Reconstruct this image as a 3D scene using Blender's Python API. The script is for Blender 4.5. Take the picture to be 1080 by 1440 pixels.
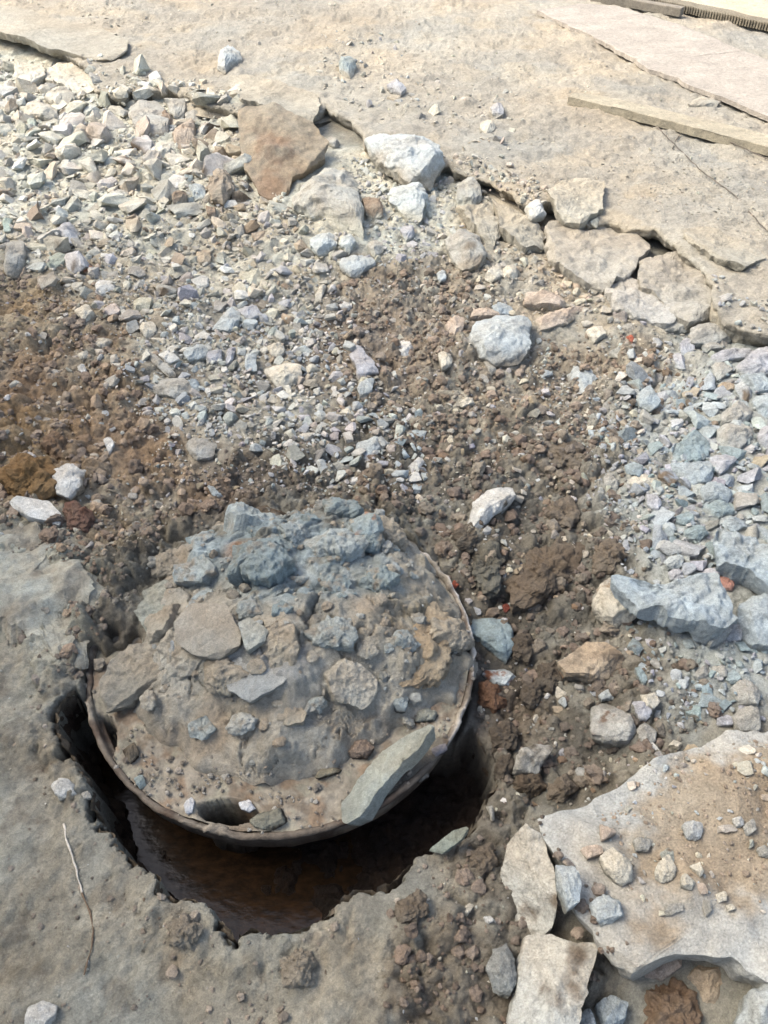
import bpy, math
import numpy as np
from math import radians

# ------------------------------------------------------------------ camera, sky, sun, exposure
CAM_H, PITCH, FPX = 1.40, 46.0, 1130.0          # camera height, degrees below the horizon, focal length in photo pixels
SUN_EL, SUN_AZ = 50.0, -78.0                     # sun elevation; azimuth from +Y (away from the camera), negative = left
SUN_STRENGTH, SUN_ANGLE = 2.3, 38.0
SKY_STRENGTH, EXPOSURE = 0.15, 1.64
sc = bpy.context.scene
for o in list(bpy.data.objects):
    bpy.data.objects.remove(o, do_unlink=True)
COL = sc.collection
cam_d = bpy.data.cameras.new('camera'); cam = bpy.data.objects.new('camera', cam_d); COL.objects.link(cam)
cam_d.sensor_fit = 'VERTICAL'; cam_d.sensor_height = 36.0; cam_d.lens = 36.0 * FPX / 1440.0
cam_d.clip_start = 0.02; cam_d.clip_end = 500
cam.location = (0, 0, CAM_H); cam.rotation_euler = (radians(90 - PITCH), 0, 0)
sc.camera = cam
world = bpy.data.worlds.new('World'); sc.world = world; world.use_nodes = True
wn = world.node_tree; bg = wn.nodes['Background']
sky = wn.nodes.new('ShaderNodeTexSky'); sky.sky_type = 'NISHITA'; sky.sun_disc = False
sky.sun_elevation = radians(SUN_EL); sky.sun_rotation = radians(SUN_AZ); sky.dust_density = 3.0; sky.air_density = 1.0
hs = wn.nodes.new('ShaderNodeHueSaturation'); hs.inputs['Saturation'].default_value = .8      # hazy, thinly clouded sky
wn.links.new(sky.outputs[0], hs.inputs['Color']); wn.links.new(hs.outputs[0], bg.inputs[0]); bg.inputs[1].default_value = SKY_STRENGTH
sd_ = bpy.data.lights.new('sun', 'SUN'); sun = bpy.data.objects.new('sun', sd_); COL.objects.link(sun)
sd_.energy = SUN_STRENGTH; sd_.angle = radians(SUN_ANGLE); sd_.color = (1.0, 0.92, 0.79)
sun.location = (-3, 4, 6)
sun.rotation_euler = (radians(-(90 - SUN_EL)), 0, radians(-SUN_AZ))
sun.rotation_mode = 'XYZ'
vs = sc.view_settings; vs.view_transform = 'Standard'; vs.look = 'None'; vs.gamma = 1.0; vs.exposure = EXPOSURE
vs.use_curve_mapping = False

# ------------------------------------------------------------------ helpers: pixels to places, noise, meshes
_p = radians(PITCH)
FW = np.array([0, math.cos(_p), -math.sin(_p)]); UP = np.array([0, math.sin(_p), math.cos(_p)]); RT = np.array([1.0, 0, 0])
def ray(px, py):
    px = np.asarray(px, float); py = np.asarray(py, float)
    return FW + ((px - 540) / FPX)[..., None] * RT - ((py - 720) / FPX)[..., None] * UP
def onplane(px, py, z0=0.0, a=0.0, b=0.0, x0=0.0, y0=0.0):
    d = ray(px, py)
    t = (z0 - a * x0 - b * y0 - CAM_H) / (d[..., 2] - a * d[..., 0] - b * d[..., 1])
    return d * t[..., None] + np.array([0, 0, CAM_H])
def topx(x, y, z):
    v = np.stack([np.asarray(x, float), np.asarray(y, float), np.asarray(z, float) - CAM_H], -1)
    w = v @ FW
    return 540 + FPX * (v @ RT) / w, 720 - FPX * (v @ UP) / w, w
def poly(s):
    return np.array([[float(c) for c in p.split(',')] for p in s.split()])
def lin(c):
    c = np.asarray(c, float) / 255.0
    return np.where(c <= 0.04045, c / 12.92, ((c + 0.055) / 1.055) ** 2.4)
def sst(a, b, x):
    t = np.clip((x - a) / (b - a), 0, 1); return t * t * (3 - 2 * t)

_U = np.uint32
def _hi(ix, iy, iz, seed):
    with np.errstate(over='ignore'):
        h = ix.astype(np.int32).view(_U) * _U(374761393) + iy.astype(np.int32).view(_U) * _U(668265263) + iz.astype(np.int32).view(_U) * _U(2246822519) + _U((seed * 1274126177) & 0xFFFFFFFF)
        h = (h ^ (h >> _U(13))) * _U(1274126177); h = (h ^ (h >> _U(16))) * _U(2246822519)
        return h ^ (h >> _U(15))
def _h(ix, iy, iz, seed): return (_hi(ix, iy, iz, seed) & _U(0xFFFFFF)).astype(np.float32) / np.float32(0x1000000)
_GC = np.cos(np.arange(256) * 2 * np.pi / 256).astype(np.float32); _GS = np.sin(np.arange(256) * 2 * np.pi / 256).astype(np.float32)
def n2(x, y, seed=0):
    x = np.asarray(x, float); y = np.asarray(y, float)
    xi = np.floor(x); yi = np.floor(y); fx = (x - xi).astype(np.float32); fy = (y - yi).astype(np.float32)
    xi = xi.astype(np.int32); yi = yi.astype(np.int32); z = np.zeros(1, np.int32)
    u = fx * fx * fx * (fx * (fx * 6 - 15) + 10); v = fy * fy * fy * (fy * (fy * 6 - 15) + 10)
    def g(dx, dy):
        a = _hi(xi + dx, yi + dy, z, seed) & _U(255)
        return _GC[a] * (fx - dx) + _GS[a] * (fy - dy)
    a = g(0, 0); b = g(1, 0); c = g(0, 1); d = g(1, 1)
    return 1.5 * ((a + (b - a) * u) + ((c + (d - c) * u) - (a + (b - a) * u)) * v)
def fbm(x, y, s, octs=4, seed=0, gain=0.5):
    r = 0; amp = 1.0; f = 1.0 / s
    for k in range(octs):
        r = r + amp * n2(x * f + 17.3 * k, y * f - 9.1 * k, seed + 31 * k); amp *= gain; f *= 2.03
    return r
def n3(p, seed=0):
    i = np.floor(p); f = p - i; u = f * f * (3 - 2 * f)
    r = 0
    for dx in (0, 1):
        for dy in (0, 1):
            for dz in (0, 1):
                w = (u[:, 0] if dx else 1 - u[:, 0]) * (u[:, 1] if dy else 1 - u[:, 1]) * (u[:, 2] if dz else 1 - u[:, 2])
                r = r + w * _h(i[:, 0] + dx, i[:, 1] + dy, i[:, 2] + dz, seed)
    return r * 2 - 1
def fbm3(p, s, octs=3, seed=0, gain=0.5):
    r = 0; a = 1.0; f = 1.0 / s
    for k in range(octs):
        r = r + a * n3(p * f + 11.7 * k, seed + 13 * k); a *= gain; f *= 2.1
    return r
def worley(x, y, s, seed=0, full=False):
    x = np.asarray(x, float) / s; y = np.asarray(y, float) / s
    xi = np.floor(x).astype(np.int32); yi = np.floor(y).astype(np.int32); z = np.zeros(1, np.int32)
    f1 = np.full(x.shape, 9.0); f2 = np.full(x.shape, 9.0); cid = np.zeros(x.shape); ox = np.zeros(x.shape); oy = np.zeros(x.shape)
    for dx in (-1, 0, 1):
        for dy in (-1, 0, 1):
            cx = xi + dx; cy = yi + dy
            ax = cx + _h(cx, cy, z, seed); ay = cy + _h(cx, cy, z + 1, seed)
            d = np.sqrt((ax - x) ** 2 + (ay - y) ** 2)
            idv = _h(cx, cy, z + 2, seed)
            near = d < f1
            f2 = np.where(near, f1, np.minimum(f2, d)); cid = np.where(near, idv, cid); f1 = np.where(near, d, f1)
            if full: ox = np.where(near, x - ax, ox); oy = np.where(near, y - ay, oy)
    if full: return f1, f2, cid, ox, oy
    return f1, f2, cid
def lumps(f1, f2, i): return (.35 + i) * (1 - np.exp(-4.5 * (f2 - f1)))
def sdpoly(x, y, P):
    """signed distance, positive inside"""
    x = np.asarray(x, float); y = np.asarray(y, float)
    d2 = np.full(x.shape, 1e9); ins = np.zeros(x.shape, bool); n = len(P)
    for i in range(n):
        ax, ay = P[i]; bx, by = P[(i + 1) % n]
        ex, ey = bx - ax, by - ay
        t = np.clip(((x - ax) * ex + (y - ay) * ey) / (ex * ex + ey * ey + 1e-12), 0, 1)
        d2 = np.minimum(d2, (x - ax - ex * t) ** 2 + (y - ay - ey * t) ** 2)
        if ay != by:
            c = ((ay > y) != (by > y)) & (x < (bx - ax) * (y - ay) / (by - ay) + ax)
            ins ^= c
    d = np.sqrt(d2)
    return np.where(ins, d, -d)
def gpoly(s, z=0.0):
    P = poly(s); return onplane(P[:, 0], P[:, 1], z)[:, :2]

def mesh_from(name, v, quads=None, tris=None, cols=None, mat=None, smooth=False):
    me = bpy.data.meshes.new(name)
    v = np.ascontiguousarray(v, np.float32)
    nq = 0 if quads is None else len(quads); nt = 0 if tris is None else len(tris)
    idx = []
    if nq: idx.append(np.asarray(quads, np.int32).ravel())
    if nt: idx.append(np.asarray(tris, np.int32).ravel())
    idx = np.concatenate(idx)
    me.vertices.add(len(v)); me.vertices.foreach_set('co', v.ravel())
    me.loops.add(len(idx)); me.loops.foreach_set('vertex_index', idx)
    me.polygons.add(nq + nt)
    st = np.concatenate([np.arange(nq) * 4, nq * 4 + np.arange(nt) * 3]).astype(np.int32)
    me.polygons.foreach_set('loop_start', st)
    me.polygons.foreach_set('use_smooth', np.full(nq + nt, bool(smooth)))
    me.update(calc_edges=True)
    if cols is not None:
        c = np.asarray(cols, np.float32)
        if c.ndim == 1: c = np.tile(c, (len(v), 1))
        if c.shape[1] == 3: c = np.concatenate([c, np.zeros((len(c), 1), np.float32)], 1)
        at = me.color_attributes.new('Col', 'FLOAT_COLOR', 'POINT')
        at.data.foreach_set('color', np.ascontiguousarray(c, np.float32).ravel())
    if mat: me.materials.append(mat)
    return me
def link(name, me, loc=(0, 0, 0), parent=None, label=None, cat=None, group=None, kind=None):
    o = bpy.data.objects.new(name, me); COL.objects.link(o); o.location = loc
    if parent: o.parent = parent
    if label: o['label'] = label
    if cat: o['category'] = cat
    if group: o['group'] = group
    if kind: o['kind'] = kind
    return o

# ------------------------------------------------------------------ materials
def make_mat(name, rough=0.92, bumps=((60, .004), (240, .0015)), tone=((25, .25), (140, .3)), spec=0.25, wet_rough=0.25, tint=None, coords='Object'):
    m = bpy.data.materials.new(name); m.use_nodes = True; nt = m.node_tree; N = nt.nodes; L = nt.links
    b = N['Principled BSDF']; b.inputs['Specular IOR Level'].default_value = spec
    tc = N.new('ShaderNodeTexCoord'); co = tc.outputs[coords]
    at = N.new('ShaderNodeAttribute'); at.attribute_name = 'Col'
    cur = at.outputs['Color']
    for k, (s, a) in enumerate(tone):
        n = N.new('ShaderNodeTexNoise'); n.inputs['Scale'].default_value = s; n.inputs['Detail'].default_value = 5; n.inputs['Roughness'].default_value = .65
        L.new(co, n.inputs['Vector'])
        r = N.new('ShaderNodeMapRange'); r.inputs[1].default_value = .28; r.inputs[2].default_value = .72
        r.inputs[3].default_value = 1 - a; r.inputs[4].default_value = 1 + a
        L.new(n.outputs['Fac'], r.inputs[0])
        mx = N.new('ShaderNodeVectorMath'); mx.operation = 'SCALE'
        L.new(cur, mx.inputs[0]); L.new(r.outputs[0], mx.inputs['Scale']); cur = mx.outputs[0]
    if tint:   # slow drift of hue between two multipliers
        n = N.new('ShaderNodeTexNoise'); n.inputs['Scale'].default_value = tint[0]; n.inputs['Detail'].default_value = 3
        L.new(co, n.inputs['Vector'])
        mi = N.new('ShaderNodeMix'); mi.data_type = 'RGBA'; mi.inputs[6].default_value = (*tint[1], 1); mi.inputs[7].default_value = (*tint[2], 1)
        r = N.new('ShaderNodeMapRange'); r.inputs[1].default_value = .35; r.inputs[2].default_value = .65; L.new(n.outputs['Fac'], r.inputs[0])
        L.new(r.outputs[0], mi.inputs[0])
        mm = N.new('ShaderNodeMix'); mm.data_type = 'RGBA'; mm.blend_type = 'MULTIPLY'; mm.inputs[0].default_value = 1
        L.new(cur, mm.inputs[6]); L.new(mi.outputs[2], mm.inputs[7]); cur = mm.outputs[2]
    L.new(cur, b.inputs['Base Color'])
    r = N.new('ShaderNodeMapRange'); r.inputs[3].default_value = rough; r.inputs[4].default_value = wet_rough
    L.new(at.outputs['Alpha'], r.inputs[0]); L.new(r.outputs[0], b.inputs['Roughness'])
    prev = None
    for k, (s, dist) in enumerate(bumps):
        n = N.new('ShaderNodeTexNoise'); n.inputs['Scale'].default_value = s; n.inputs['Detail'].default_value = 6; n.inputs['Roughness'].default_value = .7
        L.new(co, n.inputs['Vector'])
        bp = N.new('ShaderNodeBump'); bp.inputs['Strength'].default_value = 1.0; bp.inputs['Distance'].default_value = dist
        L.new(n.outputs['Fac'], bp.inputs['Height'])
        if prev: L.new(prev, bp.inputs['Normal'])
        prev = bp.outputs['Normal']
    if prev: L.new(prev, b.inputs['Normal'])
    return m
M_EARTH = make_mat('earth', bumps=((70, .012), (260, .006), (700, .002)), tone=((18, .2), (110, .24), (420, .26)), tint=(6, (1.06, 1, .93), (.95, 1, 1.04)))
M_STONE = make_mat('stone', bumps=((60, .007), (220, .006), (600, .003)), tone=((14, .14), (110, .22), (420, .28)), tint=(9, (1.04, 1, .95), (.96, 1, 1.03)), rough=.9)
M_DUST = make_mat('dusty_concrete', bumps=((14, .015), (60, .011), (220, .006)), tone=((3, .10), (24, .14), (110, .2), (320, .2)), tint=(1.7, (1.05, 1, .92), (.96, 1, 1.02)))
M_CLAY = make_mat('clay', bumps=((60, .007), (240, .004), (600, .0015)), tone=((22, .16), (120, .2), (420, .22)), tint=(8, (1.04, 1, .95), (.95, 1, 1.04)), wet_rough=.3)
M_SLAB = make_mat('broken_concrete', bumps=((22, .012), (90, .008), (320, .003)), tone=((6, .12), (60, .2), (260, .26)), tint=(5, (1.05, 1, .93), (.95, 1, 1.04)))
M_RUST = make_mat('rusty_iron', bumps=((50, .004), (230, .002)), tone=((16, .3), (90, .35)), rough=.8, spec=.35)
M_WOOD = make_mat('weathered_wood', bumps=((30, .006), (140, .004)), tone=((8, .14), (60, .22), (240, .2)))

# ------------------------------------------------------------------ unseen wall added out of frame on the left to shade the near ground
def shade_wall():
    x0, x1, y0, y1, h = -3.9, -3.6, -6.0, 2.7, 3.75
    v = np.array([(x, y, z) for z in (-.5, h) for (x, y) in ((x0, y0), (x1, y0), (x1, y1), (x0, y1))]); 
    q = [(0, 1, 5, 4), (1, 2, 6, 5), (2, 3, 7, 6), (3, 0, 4, 7), (4, 5, 6, 7)]
    m = make_mat('shade_wall_surface'); link('shade_wall', mesh_from('shade_wall', v - np.array([x0, y0, 0]), quads=np.array(q), cols=np.array([.5, .47, .42, 0]), mat=m), loc=(x0, y0, 0), label='plastered house wall standing left of the picture', cat='wall')
shade_wall()
# ------------------------------------------------------------------ the lie of the land
RCX, RCY, RR = -0.2105, 0.9604, 0.398           # manhole ring: centre and outer radius
K = 0.68                                         # photo colour to surface colour
def C(r, g, b): return lin((r, g, b)) * K

PIT = gpoly('92,985 84,1010 92,1042 128,1110 152,1180 212,1245 228,1278 280,1284 306,1322 365,1332 412,1326 480,1290 540,1268 598,1212 640,1180 668,1155 690,1098 694,1050 668,1000 640,1020 560,980 400,970 250,970 150,985 112,975')
# spot heights: photo position on the ground and level in metres
SPOTS = np.array([(0, 300, .03), (150, 260, .05), (300, 250, .05), (420, 260, .06), (120, 400, .03), (300, 420, .02), (450, 480, .0), (600, 460, .02), (750, 420, .03),
    (860, 400, .03), (960, 430, .03), (900, 520, .0), (1050, 560, .05), (980, 700, .045), (1060, 850, .05), (920, 640, .02), (780, 620, .01), (700, 620, .0),
    (760, 700, -.02), (720, 860, -.07), (700, 950, -.06), (790, 860, -.02), (850, 950, .01), (760, 1040, -.03), (680, 740, -.02), (960, 980, .05), (640, 760, .0),
    (560, 640, .01), (400, 640, .02), (300, 660, .03), (180, 700, .035), (60, 500, .045), (40, 640, .05), (40, 760, .055), (100, 830, .03), (30, 900, .055), (150, 880, .03), (105, 930, .0),
    (50, 1050, .05), (40, 1250, .045), (120, 1330, .04), (250, 1380, .035), (330, 1400, .03), (450, 1360, .045), (520, 1320, .04), (560, 1400, .03), (620, 1300, .02), (680, 1250, .0), (660, 1400, .02), (760, 1300, .0),
    (900, 1250, .02), (1000, 1100, .03), (1080, 1300, .03), (840, 1430, -.02), (960, 1420, -.04), (0, 100, .05), (500, 100, .06), (900, 300, .05)])
_sp = onplane(SPOTS[:, 0], SPOTS[:, 1], 0.0); SX, SY, SZ = _sp[:, 0], _sp[:, 1], SPOTS[:, 2]
def base_z(x, y):
    num = 0; den = 1e-9
    for sx, sy, sz in zip(SX, SY, SZ):
        r = 0.045 + 0.07 * max(sy, .5)
        w = np.exp(-((x - sx) ** 2 + (y - sy) ** 2) / (2 * r * r)) + 1e-5 / (1 + (x - sx) ** 2 + (y - sy) ** 2)
        num = num + w * sz; den = den + w
    return num / den

# ground zones (outlines on the ground)
Z_MUD = gpoly('-300,1480 -300,930 0,900 70,930 160,1150 300,1310 420,1310 545,1262 570,1300 545,1480')
Z_GREENCRUST = gpoly('-200,740 20,740 110,790 135,850 95,930 60,950 0,890 -200,880')
Z_BROWN_L = gpoly('-300,380 60,395 130,440 190,470 215,560 250,640 330,690 300,740 200,800 130,780 60,745 -300,740')
Z_BROWN_C = gpoly('470,385 560,375 650,375 690,420 720,480 800,480 890,470 1000,540 1000,590 900,570 900,620 760,620 640,600 560,590 480,540 450,450')
Z_SOIL_D = gpoly('520,560 640,560 760,570 880,600 870,700 900,760 900,860 1000,990 1000,1030 760,1150 690,1180 660,1100 690,900 660,860 600,820 560,790 400,780 300,800 250,860 200,930 140,960 90,965 105,820 230,720 330,650 420,640')
Z_SOIL_F = gpoly('560,1290 640,1190 700,1150 740,1160 860,1300 860,1480 540,1480')
Z_RUBBLE = gpoly('-300,20 0,40 130,120 340,150 480,230 640,240 800,330 760,440 660,440 640,370 500,370 460,430 470,560 560,600 600,670 470,700 330,660 250,640 190,540 190,460 120,430 60,390 -300,380')
Z_BLUE = gpoly('825,650 880,585 960,520 960,440 1080,460 1300,480 1300,1060 1080,1010 1000,1035 915,985 900,880 880,800 915,770 850,720')
Z_CREAM = gpoly('640,360 700,270 800,330 870,400 960,440 880,470 760,470 700,430')
OCHRE = [(25, 600, 45), (45, 660, 50), (120, 400, 60), (350, 230, 50), (340, 335, 40)]
REDB = [(170, 640, 60), (40, 560, 50), (690, 970, 40), (500, 480, 60), (330, 700, 40)]
_oc = [(onplane(a, b)[0], onplane(a, b)[1], c) for a, b, c in OCHRE]; _rb = [(onplane(a, b)[0], onplane(a, b)[1], c) for a, b, c in REDB]

def zones(x, y):
    wx = x + 0.075 * fbm(x, y, .2, 4, 5, .6); wy = y + 0.085 * fbm(x, y, .2, 4, 6, .6)
    f = 0.045 + 0.025 * np.maximum(y, 0)
    g = {}
    for k, P in (('mud', Z_MUD), ('crust', Z_GREENCRUST), ('brl', Z_BROWN_L), ('brc', Z_BROWN_C), ('sd', Z_SOIL_D), ('sf', Z_SOIL_F), ('rub', Z_RUBBLE), ('blue', Z_BLUE), ('cream', Z_CREAM)):
        g[k] = sst(-f, f, sdpoly(wx, wy, P))
    return g
def pit_sd(x, y):
    return sdpoly(x + .018 * fbm(x, y, .08, 5, 51, .62), y + .018 * fbm(x, y, .08, 5, 52, .62), PIT)
def cover_mask(x, y):
    """where the manhole lies free of earth"""
    d = np.hypot(x - RCX, y - RCY)
    ang = np.degrees(np.arctan2(y - RCY, x - RCX))          # 90 = away from the camera
    free = sst(58, 74, np.abs(((ang - 117) + 180) % 360 - 180) + 8 * n2(x * 30, y * 30, 44))
    return (1 - sst(RR - .012, RR + .006, d)) * free
def ground(x, y, zg=None):
    if zg is None: zg = zones(x, y)
    z = base_z(x, y) + .018 * fbm(x, y, .35, 2, 1)
    soil = np.clip(zg['brl'] + zg['brc'] + zg['sd'] + zg['sf'], 0, 1)
    rub = np.clip(zg['rub'] + zg['blue'] + zg['cream'], 0, 1) * (1 - .6 * soil)
    mud = np.clip(zg['mud'] + zg['crust'], 0, 1)
    # clods
    wx = x + .008 * fbm(x, y, .03, 2, 8); wy = y + .008 * fbm(x, y, .03, 2, 9)
    a1, a2, ai = worley(wx, wy, .075, 3); b1, b2, bi = worley(wx, wy, .03, 4); c1, c2, ci = worley(wx, wy, .013, 7)
    clod = .022 * lumps(a1, a2, ai) + .013 * fbm(x, y, .05, 4, 33, .6) + (.009 * lumps(b1, b2, bi) + .005 * lumps(c1, c2, ci)) * np.clip(.6 + 1.2 * fbm(x, y, .1, 2, 34), 0, 1.3) - .014
    z = z + soil * clod + rub * (.35 * clod + .008 * fbm(x, y, .06, 3, 12))
    lump = np.clip(fbm(x, y, .16, 2, 77) * 1.4 - .1, 0, 1)
    z = z + zg['crust'] * (.9 * clod + .012 * fbm(x, y, .07, 4, 23))
    z = z + mud * (.012 * fbm(x, y, .11, 4, 21, .5) + (.04 + .4 * lump) * clod + .0035 * fbm(x, y, .02, 3, 22))
    psd = pit_sd(x, y)
    # crumbling lip and the pit
    lip = np.exp(-((psd + .03) / .03) ** 2) * mud
    z = z + lip * (.6 * clod + .006)
    depth = sst(-.002, .016, psd)
    floor_z = -.24 + .05 * sst(-.25, .0, x) + .026 * fbm(x, y, .12, 4, 61) + .010 * fbm(x, y, .02, 3, 62) + .6 * clod * .3
    z = z * (1 - depth) + floor_z * depth
    dd = np.hypot(x - RCX, y - RCY); ang = np.degrees(np.arctan2(y - RCY, x - RCX))
    bury = (1 - sst(60, 80, np.abs(((ang - 112) + 180) % 360 - 180))) * np.exp(-((dd - RR + .01) / .055) ** 2) * (1 - depth)
    z = z + bury * .03 + bury * .5 * clod
    cm = cover_mask(x, y)
    z = np.where(cm > .01, np.minimum(z, z * (1 - cm) + (-.09) * cm), z)
    return z

PAVE_PX = poly('-420,-10 -150,15 -60,35 0,42 40,56 72,71 100,84 128,100 134,128 172,140 186,128 215,127 250,128 285,145 312,152 333,160 350,150 378,150 400,160 438,176 452,150 490,168 516,206 560,238 600,246 626,228 640,240 665,252 700,262 722,282 738,298 764,290 772,278 795,304 830,314 850,308 880,318 915,321 945,345 985,375 1002,402 1000,436 1022,452 1045,462 1080,474 1160,510 1400,640 1700,800')
PAVE_Z = 0.105
_pe = onplane(PAVE_PX[:, 0], PAVE_PX[:, 1], PAVE_Z)
_seg = np.concatenate([[0], np.cumsum(np.hypot(np.diff(_pe[:, 0]), np.diff(_pe[:, 1])))])
NPV = 900
_t = np.linspace(0, _seg[-1], NPV)
PEX = np.interp(_t, _seg, _pe[:, 0]); PEY = np.interp(_t, _seg, _pe[:, 1])
_jx = .022 * fbm(_t, _t * 0 + 3.3, .11, 4, 71, .6); _jy = .022 * fbm(_t, _t * 0 + 8.3, .11, 4, 72, .6)
PEX = PEX + _jx; PEY = PEY + _jy
PAVE_POLY = np.concatenate([np.stack([PEX, PEY], 1)[::9], [[40, 2], [40, 60], [-40, 60], [-40, 6]]])
def pave_z(x, y):
    z = PAVE_Z + .012 * fbm(x, y, .6, 3, 81) + .006 * fbm(x, y, .12, 3, 82)
    pl = fbm(x + .05 * n2(x * 8, y * 8, 5), y * 1.7, .3, 4, 83)
    z = z + .007 * sst(.1, .2, pl) + .006 * sst(-.25, -.15, pl)       # flaked layers
    z = z + .006 * np.abs(fbm(x * .7, y, .09, 4, 85, .6)) + .003 * fbm(x, y, .03, 3, 86)
    return z
def pave_in(x, y): return sdpoly(x, y, PAVE_POLY)

SLAB_A = dict(z0=.085, a=.03, b=-.05, x0=.35, y0=.62)
SLAB_POLY_PX = poly('756,1150 800,1132 850,1108 890,1085 935,1062 1000,1040 1080,1022 1180,1010 1330,1040 1420,1180 1400,1330 1250,1400 1120,1405 1080,1388 1058,1372 1030,1345 990,1340 955,1338 925,1346 895,1366 866,1360 846,1336 836,1308 812,1285 798,1250 785,1212 765,1180')
def plane_z(pl, x, y): return pl['z0'] + pl['a'] * (x - pl['x0']) + pl['b'] * (y - pl['y0'])
_sa = onplane(SLAB_POLY_PX[:, 0], SLAB_POLY_PX[:, 1], **SLAB_A)
SLAB_XY = _sa[:, :2]
HEAP_PX = poly('205,800 245,760 300,730 360,714 430,704 505,702 560,728 604,775 634,822 654,872 658,925 642,965 606,990 560,1010 520,1040 470,1068 420,1088 370,1094 320,1084 270,1062 225,1035 190,1000 178,955 190,900 205,850')
_hp = onplane(HEAP_PX[:, 0], HEAP_PX[:, 1], .03); HEAP_XY = _hp[:, :2]
CLAYBLUE = onplane(*np.array([(270, 770), (330, 735), (430, 722), (500, 725), (545, 790), (560, 850), (480, 870), (400, 900), (330, 860), (260, 830)]).T, .06)[:, :2]
def heap_h(x, y):
    sd = sdpoly(x + .018 * fbm(x, y, .08, 3, 91), y + .018 * fbm(x, y, .08, 3, 92), HEAP_XY)
    r = np.hypot((x + .21) / .33, (y - .99) / .3)
    h = sst(-.004, .035, sd) * .024 + sst(0, .07, sd) * .022 + sst(0, .2, sd) * .055 + .045 * np.clip(1 - r, 0, 1)
    h = h + .012 * sst(.98, 1.2, y) * sst(0, .12, sd)
    blue = sst(-.03, .03, sdpoly(x + .03 * fbm(x, y, .1, 3, 93), y + .03 * fbm(x, y, .1, 3, 94), CLAYBLUE))
    # caked surface with a few open cracks
    qx = x + .025 * fbm(x, y, .08, 4, 95, .6); qy = y + .025 * fbm(x, y, .08, 4, 96, .6)
    p1, p2, pid, pox, poy = worley(qx * .8 + qy * .5, -qx * .45 + qy * 1.15, .11, 97, True)
    open_ = sst(.0, .3, fbm(x, y, .15, 3, 104))
    crack = (1 - sst(.0, .05, p2 - p1)) * open_; rough = np.clip(fbm(x, y, .11, 3, 100) * 1.8 + .4, 0, 1)
    tilt = .020 * (pox * np.cos(pid * 40) + poy * np.sin(pid * 40))
    h = h + sst(0, .03, sd) * ((.020 * (pid - .4) + tilt) * sst(0, .3, p2 - p1) - .012 * crack + .014 * fbm(x, y, .12, 3, 105) + (.003 + .005 * rough) * fbm(x, y, .03, 4, 101, .55))
    u = x * .62 - y * .78 + .03 * fbm(x, y, .09, 3, 102, .5)
    st = ((u + .012 * fbm(u, u * 0, .05, 2, 103)) / .06) % 1.0
    h = h + blue * .012 * (st * sst(1, .75, st) - .4) * sst(0, .05, sd)
    return h, sd, blue, rough, crack
HEAP_BASE = 0.004
def surf(x, y):
    """top of whatever lies at a place, read off the finished ground sheet"""
    x = np.atleast_1d(np.asarray(x, float)); y = np.atleast_1d(np.asarray(y, float))
    i = np.clip(np.searchsorted(xs, x) - 1, 0, len(xs) - 2); j = np.clip(np.searchsorted(ys, y) - 1, 0, len(ys) - 2)
    u = (x - xs[i]) / (xs[i + 1] - xs[i]); v = (y - ys[j]) / (ys[j + 1] - ys[j])
    S = SURF
    return (S[j, i] * (1 - u) + S[j, i + 1] * u) * (1 - v) + (S[j + 1, i] * (1 - u) + S[j + 1, i + 1] * u) * v
def settle(px, py, lift=0.0, n=8):
    """the place on the ground seen at a photo position"""
    d = ray(np.asarray(px, float), np.asarray(py, float)); z = np.zeros(len(d))
    for _ in range(n):
        t = (z + lift - CAM_H) / d[:, 2]
        x = d[:, 0] * t; y = d[:, 1] * t; z = .5 * z + .5 * surf(x, y)
    return x, y, z

# ------------------------------------------------------------------ ground sheet
def axis(lo, hi, f, start, coarse_lo, coarse_hi):
    a = [start]
    while a[-1] < hi: a.append(a[-1] + f(a[-1]))
    b = [start]
    while b[-1] > lo: b.append(b[-1] - f(b[-1]))
    return np.concatenate([coarse_lo, b[:0:-1], a, coarse_hi])
xs = axis(-3.4, 3.4, lambda v: .0046 * max(1, abs(v) / .75) ** 1.2, 0.0, [-40, -20, -10, -6, -4.5], [4.5, 6, 10, 20, 40])
ys = axis(.22, 4.9, lambda v: max(.0042, .95 * (v * v + 1.96) / (803 * 1.4)), .9, [-40, -10, -3, -1, -.3, 0, .1], [5.4, 7, 12, 60])
GX, GY = np.meshgrid(xs, ys); gx, gy = GX.ravel(), GY.ravel()
zg = zones(gx, gy); gz = ground(gx, gy, zg)
ipav = pave_in(gx, gy)
_m = (np.abs(gx + .21) < .5) & (np.abs(gy - .98) < .45)
SURF = gz.copy(); SURF = np.where(ipav > 0, np.maximum(SURF, pave_z(gx, gy)), SURF)
_sl = sdpoly(gx, gy, SLAB_XY); SURF = np.where(_sl > 0, np.maximum(SURF, plane_z(SLAB_A, gx, gy)), SURF)
_hh, _hs = heap_h(gx[_m], gy[_m])[:2]
SURF[_m] = np.where(_hs > 0, np.maximum(SURF[_m], HEAP_BASE + _hh), SURF[_m])
SURF = np.where(np.hypot(gx - RCX, gy - RCY) < RR, np.maximum(SURF, 0), SURF).reshape(len(ys), len(xs))
gz = np.where(ipav > .12, np.minimum(gz, .02), np.minimum(gz, np.where(ipav > 0, .075, 9)))
gz = np.where(_sl > .05, np.minimum(gz, -.02), gz)
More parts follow.
